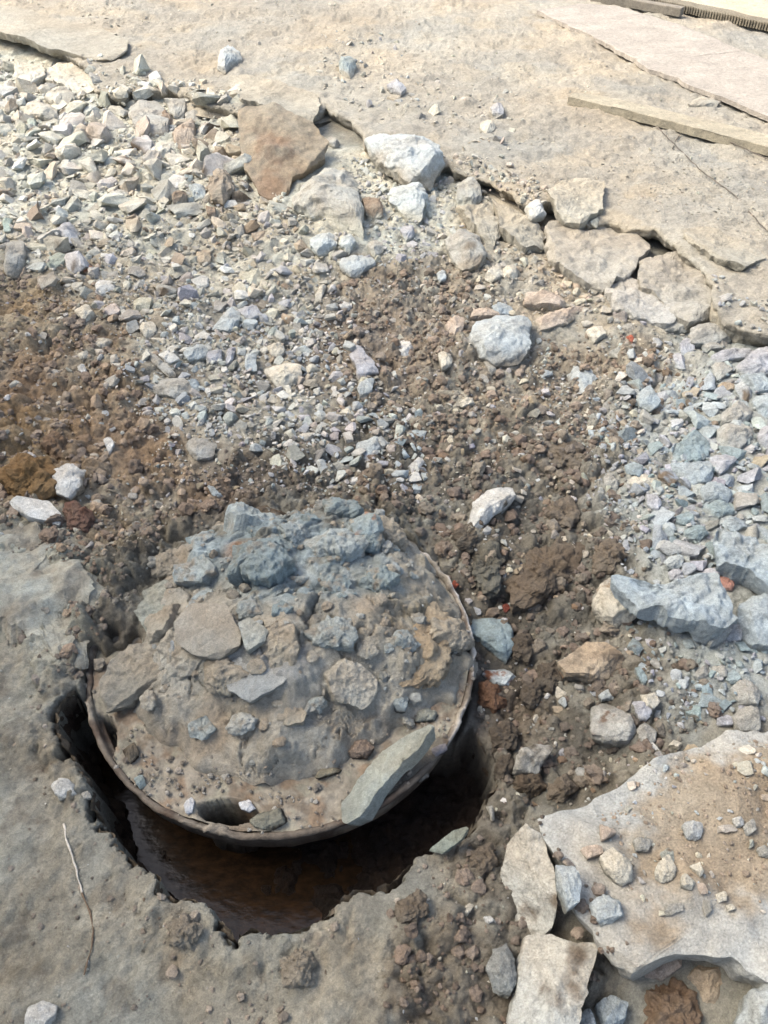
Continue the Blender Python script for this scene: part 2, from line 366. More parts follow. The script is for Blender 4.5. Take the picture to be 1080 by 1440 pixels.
def ground_colour(x, y, z, g):
    n = lambda s, k: fbm(x, y, s, 4, k)
    c = np.tile(C(150, 140, 125), (len(x), 1))
    def mix(w, col):
        nonlocal c
        w = np.clip(w, 0, 1)[:, None]; c = c * (1 - w) + np.asarray(col) * w
    back = sst(1.9, 2.9, y); mix(g['rub'], C(176, 165, 148)); mix(g['rub'] * back, C(212, 203, 184)); mix(g['rub'] * back * sst(-.2, .5, n(.2, 201)), C(196, 187, 169)); mix(g['rub'] * (1 - back) * sst(-.2, .5, n(.12, 201)), C(140, 125, 107))
    mix(g['cream'], C(180, 162, 140)); mix(g['blue'], C(148, 146, 142))
    mix(g['brl'], C(154, 136, 114)); mix(g['brl'] * sst(-.1, .5, n(.12, 202)), C(134, 117, 98))
    mix(g['brc'], C(150, 134, 115)); mix(g['brc'] * sst(0, .5, n(.1, 203)), C(130, 115, 98))
    mix(g['sd'], C(134, 122, 106)); mix(g['sd'] * sst(-.1, .5, n(.12, 204)), C(110, 99, 86))
    mix(g['sf'], C(134, 119, 101)); mix(g['sf'] * sst(0, .5, n(.07, 205)), C(116, 101, 85))
    mix(g['mud'], C(164, 154, 139)); mix(g['mud'] * sst(-.1, .5, n(.16, 206)), C(148, 137, 121)); mix(g['mud'] * sst(.25, .6, n(.06, 207)) * .6, C(128, 113, 97))
    mix(g['crust'] * .95, C(186, 183, 168)); mix(g['crust'] * sst(0, .4, n(.05, 208)), C(140, 132, 116))
    soil_ = np.clip(g['sd'] + g['brc'] + g['brl'] + g['sf'], 0, 1); mix(soil_ * .6 * sst(.05, .45, n(.13, 221)), C(166, 156, 140))
    mix(g['blue'], C(168, 168, 165))
    for a, b, r in _oc:
        mix(.75 * np.exp(-((x - a) ** 2 + (y - b) ** 2) / (2 * (r / 1130 * 1.3 * math.hypot(b, 1.4)) ** 2)) * (.6 + .5 * n(.08, 209)), C(156, 124, 82))
    for a, b, r in _rb:
        mix(.5 * np.exp(-((x - a) ** 2 + (y - b) ** 2) / (2 * (r / 1130 * 1.2 * math.hypot(b, 1.4)) ** 2)), C(126, 94, 74))
    ps = pit_sd(x, y)
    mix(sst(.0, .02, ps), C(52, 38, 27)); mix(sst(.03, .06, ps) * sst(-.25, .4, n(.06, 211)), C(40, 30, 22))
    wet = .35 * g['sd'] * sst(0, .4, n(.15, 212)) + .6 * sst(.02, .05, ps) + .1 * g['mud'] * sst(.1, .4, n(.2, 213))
    # dark wet gully beside the cover
    gp = onplane(715, 880); wgl = np.exp(-(((x - gp[0] - .25 * (y - gp[1])) / .085) ** 2 + ((y - gp[1]) / .22) ** 2))
    mix(.8 * wgl, C(70, 62, 54)); wet = wet + .5 * wgl
    lum = c.mean(1)[:, None]; near_ = (1 - sst(0, .03, ps))[:, None]; c = c * (1 - near_) + np.array([.975, 1.015, .96]) * (lum + (c - lum) * (.62 + .12 * g['mud'] + .26 * g['brl'])[:, None]) * (1.16 + .18 * np.clip(g['brc'] + g['brl'], 0, 1) - .12 * g['sd'] * sst(1.75, 1.3, y))[:, None] * near_
    return np.concatenate([c * (1 + .16 * n(.03, 214))[:, None], np.clip(wet, 0, 1)[:, None]], 1)
gc = ground_colour(gx, gy, gz, zg)
nx, ny = len(xs), len(ys)
_i = np.arange(nx * ny).reshape(ny, nx)
gq = np.stack([_i[:-1, :-1], _i[:-1, 1:], _i[1:, 1:], _i[1:, :-1]], -1).reshape(-1, 4)
gq = gq[~(ipav[gq] > .45).all(1)]; _u = np.unique(gq); _r = np.zeros(nx * ny, int); _r[_u] = np.arange(len(_u))
GC4 = gc.reshape(ny, nx, 4)
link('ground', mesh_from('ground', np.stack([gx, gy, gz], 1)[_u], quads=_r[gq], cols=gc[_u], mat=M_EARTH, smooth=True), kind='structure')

def pit_wall():
    P = np.concatenate([PIT, PIT[:1]]); L = np.concatenate([[0], np.cumsum(np.hypot(np.diff(P[:, 0]), np.diff(P[:, 1])))]); t = np.linspace(0, L[-1], 620)[:-1]
    x = np.interp(t, L, P[:, 0]); y = np.interp(t, L, P[:, 1]); h = 2e-3
    for _ in range(14):
        d = pit_sd(x, y); gx_ = (pit_sd(x + h, y) - pit_sd(x - h, y)) / (2 * h); gy_ = (pit_sd(x, y + h) - pit_sd(x, y - h)) / (2 * h); g2 = gx_ ** 2 + gy_ ** 2 + .3
        x = x - .6 * (d - .004) * gx_ / g2; y = y - .6 * (d - .004) * gy_ / g2
    k = np.ones(5) / 5; cx, cy = x.mean(), y.mean()
    sm = lambda v: np.convolve(np.concatenate([v[-2:], v, v[:2]]), k, 'valid'); x, y = sm(x), sm(y)
    tx = np.roll(x, -1) - np.roll(x, 1); ty = np.roll(y, -1) - np.roll(y, 1); l = np.hypot(tx, ty) + 1e-9; nx_, ny_ = -ty / l, tx / l
    if np.mean(nx_ * (cx - x) + ny_ * (cy - y)) < 0: nx_, ny_ = -nx_, -ny_
    zt = ground(x - nx_ * .012, y - ny_ * .012) - .006; n = len(x); rows = []
    for f in np.linspace(0, 1, 40):
        z = zt * (1 - f) + (-.27) * f; V = np.stack([x, y, z], 1)
        inn = .010 * fbm3(V, .07, 4, 801, .6) + .006 * fbm3(V * np.array([1, 1, 2.2]), .02, 3, 802) - .010 * math.sin(min(f * 3, 1) * 1.57) + .05 * f * f
        rows.append(np.stack([x + nx_ * inn, y + ny_ * inn, z], 1))
    V = np.concatenate(rows); I = np.arange(len(V)).reshape(40, n); J = np.roll(I, -1, 1); q = np.stack([I[:-1], I[1:], J[1:], J[:-1]], -1).reshape(-1, 4)
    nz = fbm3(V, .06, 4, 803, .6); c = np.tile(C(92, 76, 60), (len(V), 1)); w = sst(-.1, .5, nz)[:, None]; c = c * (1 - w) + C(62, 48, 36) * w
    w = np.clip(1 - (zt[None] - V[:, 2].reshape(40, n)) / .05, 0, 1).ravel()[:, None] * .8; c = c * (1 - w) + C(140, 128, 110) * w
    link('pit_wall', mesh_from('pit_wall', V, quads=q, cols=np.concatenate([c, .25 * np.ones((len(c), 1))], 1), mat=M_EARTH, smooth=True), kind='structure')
pit_wall()
wm = bpy.data.materials.new('muddy_water'); wm.use_nodes = True; _b = wm.node_tree.nodes['Principled BSDF']
_b.inputs['Roughness'].default_value = .16; _b.inputs['Specular IOR Level'].default_value = .22
_sn = wm.node_tree.nodes.new('ShaderNodeTexNoise'); _sn.inputs['Scale'].default_value = 30; _sn.inputs['Detail'].default_value = 9; _sn.inputs['Roughness'].default_value = .75
_cr = wm.node_tree.nodes.new('ShaderNodeValToRGB'); _cr.color_ramp.elements[0].position = .40; _cr.color_ramp.elements[0].color = (.010, .0065, .004, 1); _cr.color_ramp.elements[1].position = .80; _cr.color_ramp.elements[1].color = (.042, .022, .010, 1)
wm.node_tree.links.new(_sn.outputs['Fac'], _cr.inputs[0]); wm.node_tree.links.new(_cr.outputs[0], _b.inputs['Base Color'])
_n = wm.node_tree.nodes.new('ShaderNodeTexNoise'); _n.inputs['Scale'].default_value = 28; _n.inputs['Detail'].default_value = 8; _bp = wm.node_tree.nodes.new('ShaderNodeBump'); _bp.inputs['Distance'].default_value = .0009
wm.node_tree.links.new(_n.outputs['Fac'], _bp.inputs['Height']); wm.node_tree.links.new(_bp.outputs[0], _b.inputs['Normal'])
_c = PIT.mean(0); _wv = np.concatenate([(PIT - _c) * 1.0, [[0, 0]]]); _k = len(PIT)
link('water', mesh_from('water', np.concatenate([_wv, np.zeros((_k + 1, 1))], 1), tris=np.array([(i, (i + 1) % _k, _k) for i in range(_k)]), mat=wm), loc=(_c[0], _c[1], -.215), kind='structure')
# ------------------------------------------------------------------ broken concrete pavement at the back: top, fractured edge and underside
px_ = axis(-3.6, 3.6, lambda v: .0085 * max(1, abs(v) / 2.0), 0.0, [-40, -20, -10, -6, -4.4], [4.4, 6, 10, 20, 40])
py_ = axis(1.2, 7.2, lambda v: max(.0085, 1.1 * (v * v + 1.7) / (803 * 1.3)), 2.0, [], [7.6, 9, 13, 25, 60])
QX, QY = np.meshgrid(px_, py_); qx, qy = QX.ravel(), QY.ravel()
psdv = np.full(len(qx), 5.0); _lim = qy < 5.6
psdv[_lim] = pave_in(qx[_lim], qy[_lim])
I = np.arange(len(qx)).reshape(len(py_), len(px_)); pq = np.stack([I[:-1, :-1], I[:-1, 1:], I[1:, 1:], I[1:, :-1]], -1).reshape(-1, 4)
pq = pq[(psdv[pq] > 0).all(1)]
used_ = np.unique(pq); rm = np.zeros(len(qx), int); rm[used_] = np.arange(len(used_)); pq = rm[pq]; qx, qy, psdv = qx[used_], qy[used_], psdv[used_]
ed = np.sort(np.concatenate([pq[:, [0, 1]], pq[:, [1, 2]], pq[:, [2, 3]], pq[:, [3, 0]]]), 1)
dire = np.concatenate([pq[:, [0, 1]], pq[:, [1, 2]], pq[:, [2, 3]], pq[:, [3, 0]]])
_, inv, cnt = np.unique(ed[:, 0].astype(np.int64) * 10000000 + ed[:, 1], return_inverse=True, return_counts=True)
bed = dire[cnt[inv] == 1]; bv = np.unique(bed)
near = bv[(np.abs(qx[bv]) < 6) & (qy[bv] < 6)]
# pull the rim onto the fractured outline
h_ = 1e-3; x0_, y0_ = qx[near], qy[near]; d0 = pave_in(x0_, y0_)
gxn = (pave_in(x0_ + h_, y0_) - d0) / h_; gyn = (pave_in(x0_, y0_ + h_) - d0) / h_
mv = np.minimum(d0, .014); qx[near] -= gxn * mv; qy[near] -= gyn * mv
qz = pave_z(qx, qy); qz[near] -= .006 + .004 * n2(qx[near] * 40, qy[near] * 40, 7)
nb = len(qx); NV = [np.stack([qx, qy, qz], 1)]; pos = {v: i for i, v in enumerate(near)}
isn = np.zeros(nb, bool); isn[near] = True; bed = bed[isn[bed].all(1)]
ridx = np.zeros(nb, int); ridx[near] = np.arange(len(near))
prev_off = None; wallq = []
thk = .05 + .02 * fbm(qx[near], qy[near], .25, 3, 88)
for k, f in enumerate((.22, .45, .7, 1.0)):
    inn = .004 + .012 * fbm(qx[near] + k, qy[near], .05, 3, 89 + k) + .03 * f * f
    NV.append(np.stack([qx[near] + gxn * inn, qy[near] + gyn * inn, qz[near] - thk * f], 1))
    base = nb + k * len(near); up0 = bed[:, 0] if k == 0 else base - len(near) + ridx[bed[:, 0]]; up1 = bed[:, 1] if k == 0 else base - len(near) + ridx[bed[:, 1]]
    wallq.append(np.stack([up1, up0, base + ridx[bed[:, 0]], base + ridx[bed[:, 1]]], 1))
NV.append(np.stack([qx[near] + gxn * .35, qy[near] + np.maximum(gyn, 0) * .35, qz[near] - thk * 1.1], 1)); base = nb + 4 * len(near)
wallq.append(np.stack([base - len(near) + ridx[bed[:, 1]], base - len(near) + ridx[bed[:, 0]], base + ridx[bed[:, 0]], base + ridx[bed[:, 1]]], 1))
PVV = np.concatenate(NV); pq = np.concatenate([pq] + wallq); vx, vy, vz = PVV.T
pc = np.tile(C(186, 178, 162), (len(vx), 1))
w = sst(-.1, .4, fbm(vx, vy, .5, 4, 301))[:, None]; pc = pc * (1 - w) + C(176, 170, 157) * w
w = sst(.1, .45, fbm(vx, vy, .25, 4, 302))[:, None]; pc = pc * (1 - .7 * w) + C(190, 178, 157) * .7 * w
w = sst(.15, .5, fbm(vx * .6, vy, .8, 4, 303))[:, None] * .5; pc = pc * (1 - w) + C(167, 161, 149) * w
w = sst(.5, 1.8, vx - .1 * vy)[:, None]; pc = pc * (1 - .5 * w) + C(172, 164, 151) * .5 * w
link('pavement', mesh_from('pavement', np.stack([vx, vy, vz], 1), quads=pq, cols=pc, mat=M_DUST, smooth=True), kind='structure')

# ------------------------------------------------------------------ stones, slabs, clods
def ico(level):
    t = (1 + 5 ** .5) / 2
    v = [(-1, t, 0), (1, t, 0), (-1, -t, 0), (1, -t, 0), (0, -1, t), (0, 1, t), (0, -1, -t), (0, 1, -t), (t, 0, -1), (t, 0, 1), (-t, 0, -1), (-t, 0, 1)]
    f = [(0, 11, 5), (0, 5, 1), (0, 1, 7), (0, 7, 10), (0, 10, 11), (1, 5, 9), (5, 11, 4), (11, 10, 2), (10, 7, 6), (7, 1, 8), (3, 9, 4), (3, 4, 2), (3, 2, 6), (3, 6, 8), (3, 8, 9), (4, 9, 5), (2, 4, 11), (6, 2, 10), (8, 6, 7), (9, 8, 1)]
    v = [np.array(p) / np.linalg.norm(p) for p in v]
    for _ in range(level):
        mid = {}; nf = []
        def m(a, b):
            k = (min(a, b), max(a, b))
            if k not in mid:
                p = v[a] + v[b]; v.append(p / np.linalg.norm(p)); mid[k] = len(v) - 1
            return mid[k]
        for a, b, c in f:
            ab, bc, ca = m(a, b), m(b, c), m(c, a); nf += [(a, ab, ca), (b, bc, ab), (c, ca, bc), (ab, bc, ca)]
        f = nf
    return np.array(v), np.array(f)
ICO = {k: ico(k) for k in (0, 1, 2, 3)}
def rock(level, rng, flat=.7, planes=11, rough=.06, soft=14):
    """an angular broken stone about 1 m across: the room left between random planes"""
    u, f = ICO[level]
    n = rng.normal(size=(planes, 3)); n /= np.linalg.norm(n, axis=1)[:, None]
    d = rng.uniform(.55, 1.0, planes)
    q = np.maximum(u @ n.T, 1e-3) / d
    r = 1 / (np.sum(q ** soft, 1) ** (1 / soft))
    r = np.minimum(r, 1.25)
    v = u * r[:, None]
    v = v * (1 + rough * fbm3(v * 1.0 + rng.uniform(0, 50), .5, 3, int(rng.integers(1e6))))[:, None]
    v = v * np.array([1.0, rng.uniform(.65, 1.0), rng.uniform(.45, .8) * flat / .7])
    v /= (np.ptp(v[:, 0]) )
    return v, f
def clodshape(level, rng):
    u, f = ICO[level]
    v = u * (1 + .42 * fbm3(u + rng.uniform(0, 50), .6, 3, int(rng.integers(1e6)), .6))[:, None]
    v = v * np.array([1, rng.uniform(.75, 1), rng.uniform(.6, .85)]); v /= np.ptp(v[:, 0])
    return v, f

def radial(P, nt, rng, jag):
    """outline radius at nt angles about the centroid, with small broken nicks"""
    ang = np.linspace(0, 2 * np.pi, nt, endpoint=False); dx, dy = np.cos(ang), np.sin(ang)
    R = np.zeros(nt); n = len(P)
    for i in range(n):
        ax, ay = P[i]; bx, by = P[(i + 1) % n]; ex, ey = bx - ax, by - ay
        den = dx * ey - dy * ex; den = np.where(np.abs(den) < 1e-12, 1e-12, den)
        t = (ax * ey - ay * ex) / den; s = (ax * dy - ay * dx) / den
        R = np.where((t > 0) & (s >= 0) & (s <= 1), np.maximum(R, t), R)
    bad = R <= 0
    if bad.any(): R[bad] = np.median(R[~bad])
    if jag:
        nb = int(np.clip(nt / 5, 9, 44)); ba = np.sort(rng.uniform(0, 2 * np.pi, nb)); bo = rng.normal(0, 1.0, nb)
        R = R * (1 + .55 * jag * np.interp(ang, np.concatenate([ba - 2 * np.pi, ba, ba + 2 * np.pi]), np.tile(bo, 3)))
        o = rng.uniform(0, 100); m = R.mean()
        R = R * (1 + .7 * jag * fbm(o + np.cos(ang) * 2.2, o + np.sin(ang) * 2.2, .9, 4, int(rng.integers(1e5)), .6))
    return ang, R
def area_centroid(P):
    x, y = P[:, 0], P[:, 1]; x1, y1 = np.roll(x, -1), np.roll(y, -1); cr = x * y1 - x1 * y; A = cr.sum() / 2
    if abs(A) < 1e-12: return P.mean(0)
    return np.array([((x + x1) * cr).sum(), ((y + y1) * cr).sum()]) / (6 * A)
DIRT = C(124, 110, 94)
def chunk(P2, thick, kind, rng, dens, cols, dirt=0.0, dirtcol=DIRT, jag=.05, under=.12, rough=1.0, wet=0.0, face=None, fine=1.0, inner=None):
    """solid of a traced outline P2 (plane metres, centred): kind 'slab' flat-topped, 'rock' facetted and domed, 'clod' lumpy"""
    size = math.sqrt(max(np.ptp(P2[:, 0]), .004) * max(np.ptp(P2[:, 1]), .004))
    nt = int(np.clip(dens * 1.2, 24, 170 * fine)); nrg = int(np.clip(dens * .32, 7, 42 * fine)); ns = int(np.clip(dens * .16, 5, 14))
    ang, R = radial(P2, nt, rng, jag if kind != 'clod' else jag * 1.6)
    ct, sn = np.cos(ang), np.sin(ang); rings = []
    # bottom to rim
    for k in range(ns + 1):
        f = k / ns                                          # 0 bottom, 1 rim
        if kind == 'slab': rad = 1 - under * (1 - f) ** 1.5; zz = -thick * (1 - f)
        else: rad = (.84 + .16 * math.sin(f * 1.9)); zz = thick * (-.35 + f * (.95 if kind == 'rock' else .85))
        rings.append((R * rad * ct, R * rad * sn, np.full(nt, zz)))
    for k in range(1, nrg):
        s = 1 - (k / nrg) ** 1.0
        if k == 1: s = max(s, 1 - min(.05, .004 / size * 3))
        if kind == 'slab': zz = 0
        elif kind == 'rock': zz = thick * (.6 + .4 * (1 - s ** 2.2))
        else: zz = thick * (.5 + .5 * (1 - s ** 2) ** .8)
        rings.append((R * s * ct, R * s * sn, np.full(nt, zz)))
    V = np.concatenate([np.stack(r, 1) for r in rings]); nrows = len(rings)
    top = np.array([[0, 0, 0 if kind == 'slab' else thick]]); bot = np.array([[0, 0, -thick if kind == 'slab' else -.35 * thick]])
    V = np.concatenate([V, top, bot])
    if kind == 'rock':      # fracture planes
        for j in range(int(rng.integers(9, 15))):
            a = rng.uniform(0, 6.283); al = rng.uniform(.2, 1.35)
            n = np.array([math.cos(a) * math.sin(al), math.sin(a) * math.sin(al), math.cos(al)])
            dd = np.max(V @ n) * rng.uniform(.72, .96)
            V = V - n * np.maximum(0, V @ n - dd)[:, None]
    elif kind == 'slab':
        for j in range(int(rng.integers(3, 6))):      # chipped rims
            a = rng.uniform(0, 6.283); al = rng.uniform(.5, .95)
            n = np.array([math.cos(a) * math.sin(al), math.sin(a) * math.sin(al), math.cos(al)])
            dd = np.max(V @ n) - thick * rng.uniform(.05, .35)
            V = V - n * np.maximum(0, V @ n - dd)[:, None]
    sd = int(rng.integers(1e6)); ctr = V * np.array([1, 1, 1])
    U = V / (np.linalg.norm(V, axis=1)[:, None] + 1e-6)
    if kind == 'slab':
        amp = .05 * thick * rough
        V[:, 2] += amp * 2.2 * fbm3(V + 5, max(size * .35, .01), 3, sd) + amp * fbm3(V + 9, max(size * .09, .006), 2, sd + 1)
        e = np.clip(-V[:, 2] / thick, 0, 1) * .5 + .25
        V[:, :2] += U[:, :2] * (e * .16 * thick * min(rough, 1.3) * fbm3(V * np.array([1, 1, .5]), max(thick * .5, .006), 3, sd + 2))[:, None]
    else:
        a1, a2 = (.034, .030) if kind == 'rock' else (.12, .07)
        V = V + U * (size * rough * (a1 * fbm3(V, size * .4, 3, sd) + a2 * fbm3(V, size * .11, 3, sd + 1)))[:, None]
    q = []
    I = np.arange(nrows * nt).reshape(nrows, nt); J = np.roll(I, -1, 1)
    quads = np.stack([I[:-1], J[:-1], J[1:], I[1:]], -1).reshape(-1, 4)
    T, B = nrows * nt, nrows * nt + 1
    tris = np.concatenate([np.stack([I[-1], J[-1], np.full(nt, T)], 1), np.stack([J[0], I[0], np.full(nt, B)], 1)])
    base = np.asarray(cols)
    m = 1 + .10 * fbm3(V, size * .5, 3, sd + 3) + .06 * fbm3(V, size * .12, 2, sd + 4)
    c = base[None] * m[:, None]
    if dirt > 0:
        zr = (V[:, 2] - V[:, 2].min()) / (np.ptp(V[:, 2]) + 1e-9)
        w = np.clip(sst(.15, .75, dirt + .45 * fbm3(V, size * .3, 4, sd + 5, .6)), 0, 1)[:, None]
        c = c * (1 - w) + dirtcol * w
    if inner is not None:
        th_i = (np.round(np.arctan2(V[:, 1], V[:, 0]) / (2 * np.pi) * nt).astype(int)) % nt; fr = np.hypot(V[:, 0], V[:, 1]) / (R[th_i] + 1e-9)
        w = np.clip(sst(.25, .7, inner[0] * (1 - np.clip(fr, 0, 1) ** 3) * 1.5 + .38 * fbm3(V, size * .22, 5, sd + 7, .65)), 0, 1)[:, None]
        c = c * (1 - w) + np.asarray(inner[1]) * (1 + .12 * fbm3(V, .05, 3, sd + 8))[:, None] * w
    if face is not None:
        w = sst(.35, .6, face[0] * 1.0 + .35 * fbm3(V, size * .25, 4, sd + 6, .6) - .0)[:, None]; c = c * (1 - w) + np.asarray(face[1]) * w
    c = np.concatenate([c, np.full((len(c), 1), wet)], 1)
    return V, quads, tris, c

PAL = dict(cr=C(212, 204, 186), gr=C(172, 169, 160), bl=C(166, 176, 180), lb=C(190, 196, 195), te=C(146, 161, 163), li=C(178, 178, 182), br=C(136, 112, 90), ta=C(178, 160, 136),
           wh=C(214, 212, 205), pk=C(198, 180, 162), oc=C(142, 112, 74), dk=C(102, 88, 72), rd=C(178, 92, 68), cl=C(140, 138, 126), cb=C(128, 138, 136), du=C(192, 184, 167), mg=C(148, 150, 146))
WORD = dict(cr='cream', gr='pale grey', bl='blue-grey', lb='pale bluish', te='dark teal-grey', li='lilac-grey', br='brown', ta='tan', wh='whitish', pk='pinkish', oc='ochre', dk='dark earthy', rd='brick-red', cl='grey clay', cb='bluish clay', du='dusty', mg='mid-grey')
HERO = []      # occupied spots: x, y, radius
REG = []       # (object, photo x, photo y, size in pixels, colour key, needs a label)
def gcol(x, y):
    i = int(np.clip(np.searchsorted(xs, x), 0, nx - 1)); j = int(np.clip(np.searchsorted(ys, y), 0, ny - 1)); return GC4[j, i, :3]
def place(name, label, cat, kind, outline, th_cm, col, group=None, lift=0.0, slope=(0, 0), zabs=None, on=None, mat=None, **kw):
    P = poly(outline) if isinstance(outline, str) else outline
    cpx = area_centroid(P); seed = abs(int(P[:, 0].sum() * 7 + P[:, 1].sum() * 13 + len(P))) % 100000
    rng = np.random.default_rng(seed)
    th = th_cm / 100.0
    if zabs is None:
        low = P[:, 1].max() * .6 + cpx[1] * .4
        _, _, z = settle(np.array([cpx[0]]), np.array([low])); z0 = float(z[0]) + lift
    else: z0 = zabs + lift
    zp = z0 + (th * .9 if kind == 'slab' else th * (.46 if kind == 'rock' else .36))
    c0 = onplane(cpx[0], cpx[1], zp)
    a, b = slope
    Q = onplane(P[:, 0], P[:, 1], zp, a, b, c0[0], c0[1])
    e1 = np.array([1.0, 0, a]); e1 /= np.linalg.norm(e1); nrm = np.array([-a, -b, 1.0]); nrm /= np.linalg.norm(nrm); e2 = np.cross(nrm, e1)
    D = Q - c0; P2 = np.stack([D @ e1, D @ e2], 1)
    cc = area_centroid(P2); P2 = P2 - cc; c0 = c0 + e1 * cc[0] + e2 * cc[1]
    dens = math.sqrt(np.ptp(P[:, 0]) * np.ptp(P[:, 1])) * (.9 if len(P) > 0 else 1)
    V, q, t, c = chunk(P2, th, kind, rng, dens, PAL[col] * (1.12 if kind != 'clod' and col != 'du' else .94) if isinstance(col, str) else col, **kw)
    if kind != 'slab': V[:, 2] -= th * .45
    loc_c = PAL['du'] if (pave_in(np.array([c0[0]]), np.array([c0[1]]))[0] > .03 or c0[1] > 3.4) else gcol(c0[0], c0[1])
    zr_ = (V[:, 2] - V[:, 2].min()) / (np.ptp(V[:, 2]) + 1e-9)
    fz = fbm3(V, max(.3 * np.ptp(V[:, 0]), .01), 3, seed)
    dust = (np.clip(.04 + .06 * c0[1], 0, .35) + .15 * fz) if mat is None else .1
    wd = np.clip(dust + .75 * (1 - sst(.3, .62, zr_ + .2 * fz)) * (kind == 'rock'), 0, .9)
    wd = np.broadcast_to(wd, (len(V),))[:, None]; c[:, :3] = c[:, :3] * (1 - wd) + loc_c * wd
    W = V[:, :1] * e1 + V[:, 1:2] * e2 + V[:, 2:] * nrm
    o = link(name, mesh_from(name, W, quads=q, tris=t, cols=c, mat=mat or M_STONE), loc=c0, label=label, cat=cat, group=group)
    HERO.append((c0[0], c0[1], .42 * math.hypot(np.ptp(P2[:, 0]), np.ptp(P2[:, 1])) * .8))
    REG.append((o, cpx[0], cpx[1], dens, col if isinstance(col, str) else 'gr', label is None, kind))
    return o
G_ST = 'loose stones in the rubble'
def S(label, outline, th, col, kind='rock', name=None, cat=None, **kw):
    name = name or {'rock': 'stone', 'slab': 'flat_stone', 'clod': 'soil_clod'}[kind]
    cat = cat or {'rock': 'stone', 'slab': 'stone', 'clod': 'clod'}[kind]
    return place(name, label, cat, kind, outline, th, col, group=kw.pop('group', G_ST if kind != 'clod' else 'clods of earth'), **kw)
SL = dict(kind='slab', fine=1.5, name='concrete_chunk', cat='slab', group='broken slabs of the pavement')

# --- broken slabs along the pavement edge
S('thin dusty concrete leaf curling over the rubble, far left corner', '-40,-2 20,10 80,24 150,42 190,58 186,72 160,84 128,82 100,74 70,70 30,52 -40,34', 4.5, 'du', zabs=.10, slope=(0, 0), jag=.06, rough=1.8, mat=M_DUST, **SL)
S('dusty concrete leaf above the pit-side of the brown-faced slab', '322,104 360,108 405,118 448,132 446,150 438,172 405,162 372,148 340,140 322,124', 5, 'du', zabs=.09, slope=(0, .04), jag=.09, rough=2.0, mat=M_DUST, **SL)
S('pale triangular concrete leaf jutting out between two dark cracks', '768,266 800,250 852,246 850,275 842,300 816,313 796,306 780,288', 5, 'du', zabs=.085, slope=(.02, .06), jag=.09, rough=2.0, mat=M_DUST, **SL)
S('flat concrete flake lying on the pavement near the right edge', '962,318 1000,320 1045,338 1078,358 1050,376 1020,366 985,348 962,334', 3, 'du', zabs=.105, jag=.09, rough=2.0, mat=M_DUST, **SL)
S('big tilted slab of crust dropped below the pavement crack', '764,318 800,308 850,314 916,342 896,368 886,390 852,400 826,390 790,372 766,350', 7, C(186, 178, 164), lift=.0, slope=(0, .06), zabs=.012, jag=.09, rough=2.0, mat=M_DUST, **SL)
S('cracked grey crust slab sunk under the dark curved pavement edge', '896,364 945,344 990,376 1006,405 1002,442 968,452 936,430 902,400', 7, C(184, 177, 164), zabs=.01, slope=(.02, .05), jag=.09, rough=2.0, mat=M_DUST, **SL)
S('narrow crust slab split along the lower right pavement edge', '1000,424 1015,418 1050,445 1085,465 1085,480 1045,468 1010,452', 5, 'du', zabs=.045, slope=(0, .1), jag=.09, rough=2.0, mat=M_DUST, **SL)
S('square cream crust block cracked off at far left', '66,86 100,86 131,100 131,126 112,132 90,118 66,112', 5, 'cr', zabs=.035, slope=(0, .05), jag=.09, rough=2.0, mat=M_DUST, **SL)
S('cream crust block with a dark left crack, beside the left frame', '18,86 62,88 63,106 44,112 20,108', 5, 'cr', zabs=.05, jag=.09, rough=2.0, mat=M_DUST, **SL)
S('small grey crust corner below the dusty leaf', '134,104 172,112 182,130 170,140 150,138 136,124', 5, 'gr', zabs=.045, slope=(0, .1), jag=.09, rough=2.0, mat=M_DUST, **SL)
S('big brown dirt-faced slab tipped up on its edge', '332,152 352,147 380,148 412,160 440,174 462,198 458,216 430,238 412,252 405,276 382,286 364,274 350,248 340,224', 6, 'br', slope=(-.02, .35), zabs=.08, jag=.03, face=(.6, C(158, 141, 118)), dirt=.3, dirtcol=C(170, 156, 134), rough=2.2, **SL)
S('grey crust fragment between the two sunken crust slabs', '850,398 885,386 908,398 936,424 962,446 932,454 890,442 862,430', 6, C(194, 190, 182), zabs=.0, slope=(0, .05), jag=.09, rough=2.0, mat=M_DUST, **SL)
S('dusty crust fragment below the pale stone in the crack', '692,270 735,300 766,320 768,346 738,348 706,318', 6, 'du', zabs=.03, slope=(0, .12), jag=.09, rough=2.0, mat=M_DUST, **SL)
S('dusty crust fragment under the crack beside the grey block', '640,285 690,282 704,322 690,342 664,312', 6, 'du', zabs=.025, slope=(0, .1), jag=.09, rough=2.0, mat=M_DUST, **SL)
# --- the large slab in the front right corner
o = place('concrete_chunk', 'large dirt-strewn concrete slab filling the front right corner', 'slab', 'slab', SLAB_POLY_PX, 9, C(192, 190, 182), zabs=SLAB_A['z0'] - .081, slope=(SLAB_A['a'], SLAB_A['b']), jag=.035, inner=(.5, C(166, 150, 128)), under=.10, rough=2.6, fine=2.6, mat=M_SLAB)
from mathutils.bvhtree import BVHTree
from mathutils import Vector
def raise_surf(o):
    me = o.data; T = BVHTree.FromPolygons([v.co.copy() for v in me.vertices], [tuple(p.vertices) for p in me.polygons]); ox, oy, oz = o.location
    bb = np.array([v.co[:] for v in me.vertices]); i0, i1 = np.searchsorted(xs, [bb[:, 0].min() + ox, bb[:, 0].max() + ox]); j0, j1 = np.searchsorted(ys, [bb[:, 1].min() + oy, bb[:, 1].max() + oy])
    for j in range(j0, j1):
        for i in range(i0, i1):
            h = T.ray_cast(Vector((xs[i] - ox, ys[j] - oy, 2.0)), Vector((0, 0, -1)))
            if h[0] is not None: SURF[j, i] = h[0].z + oz
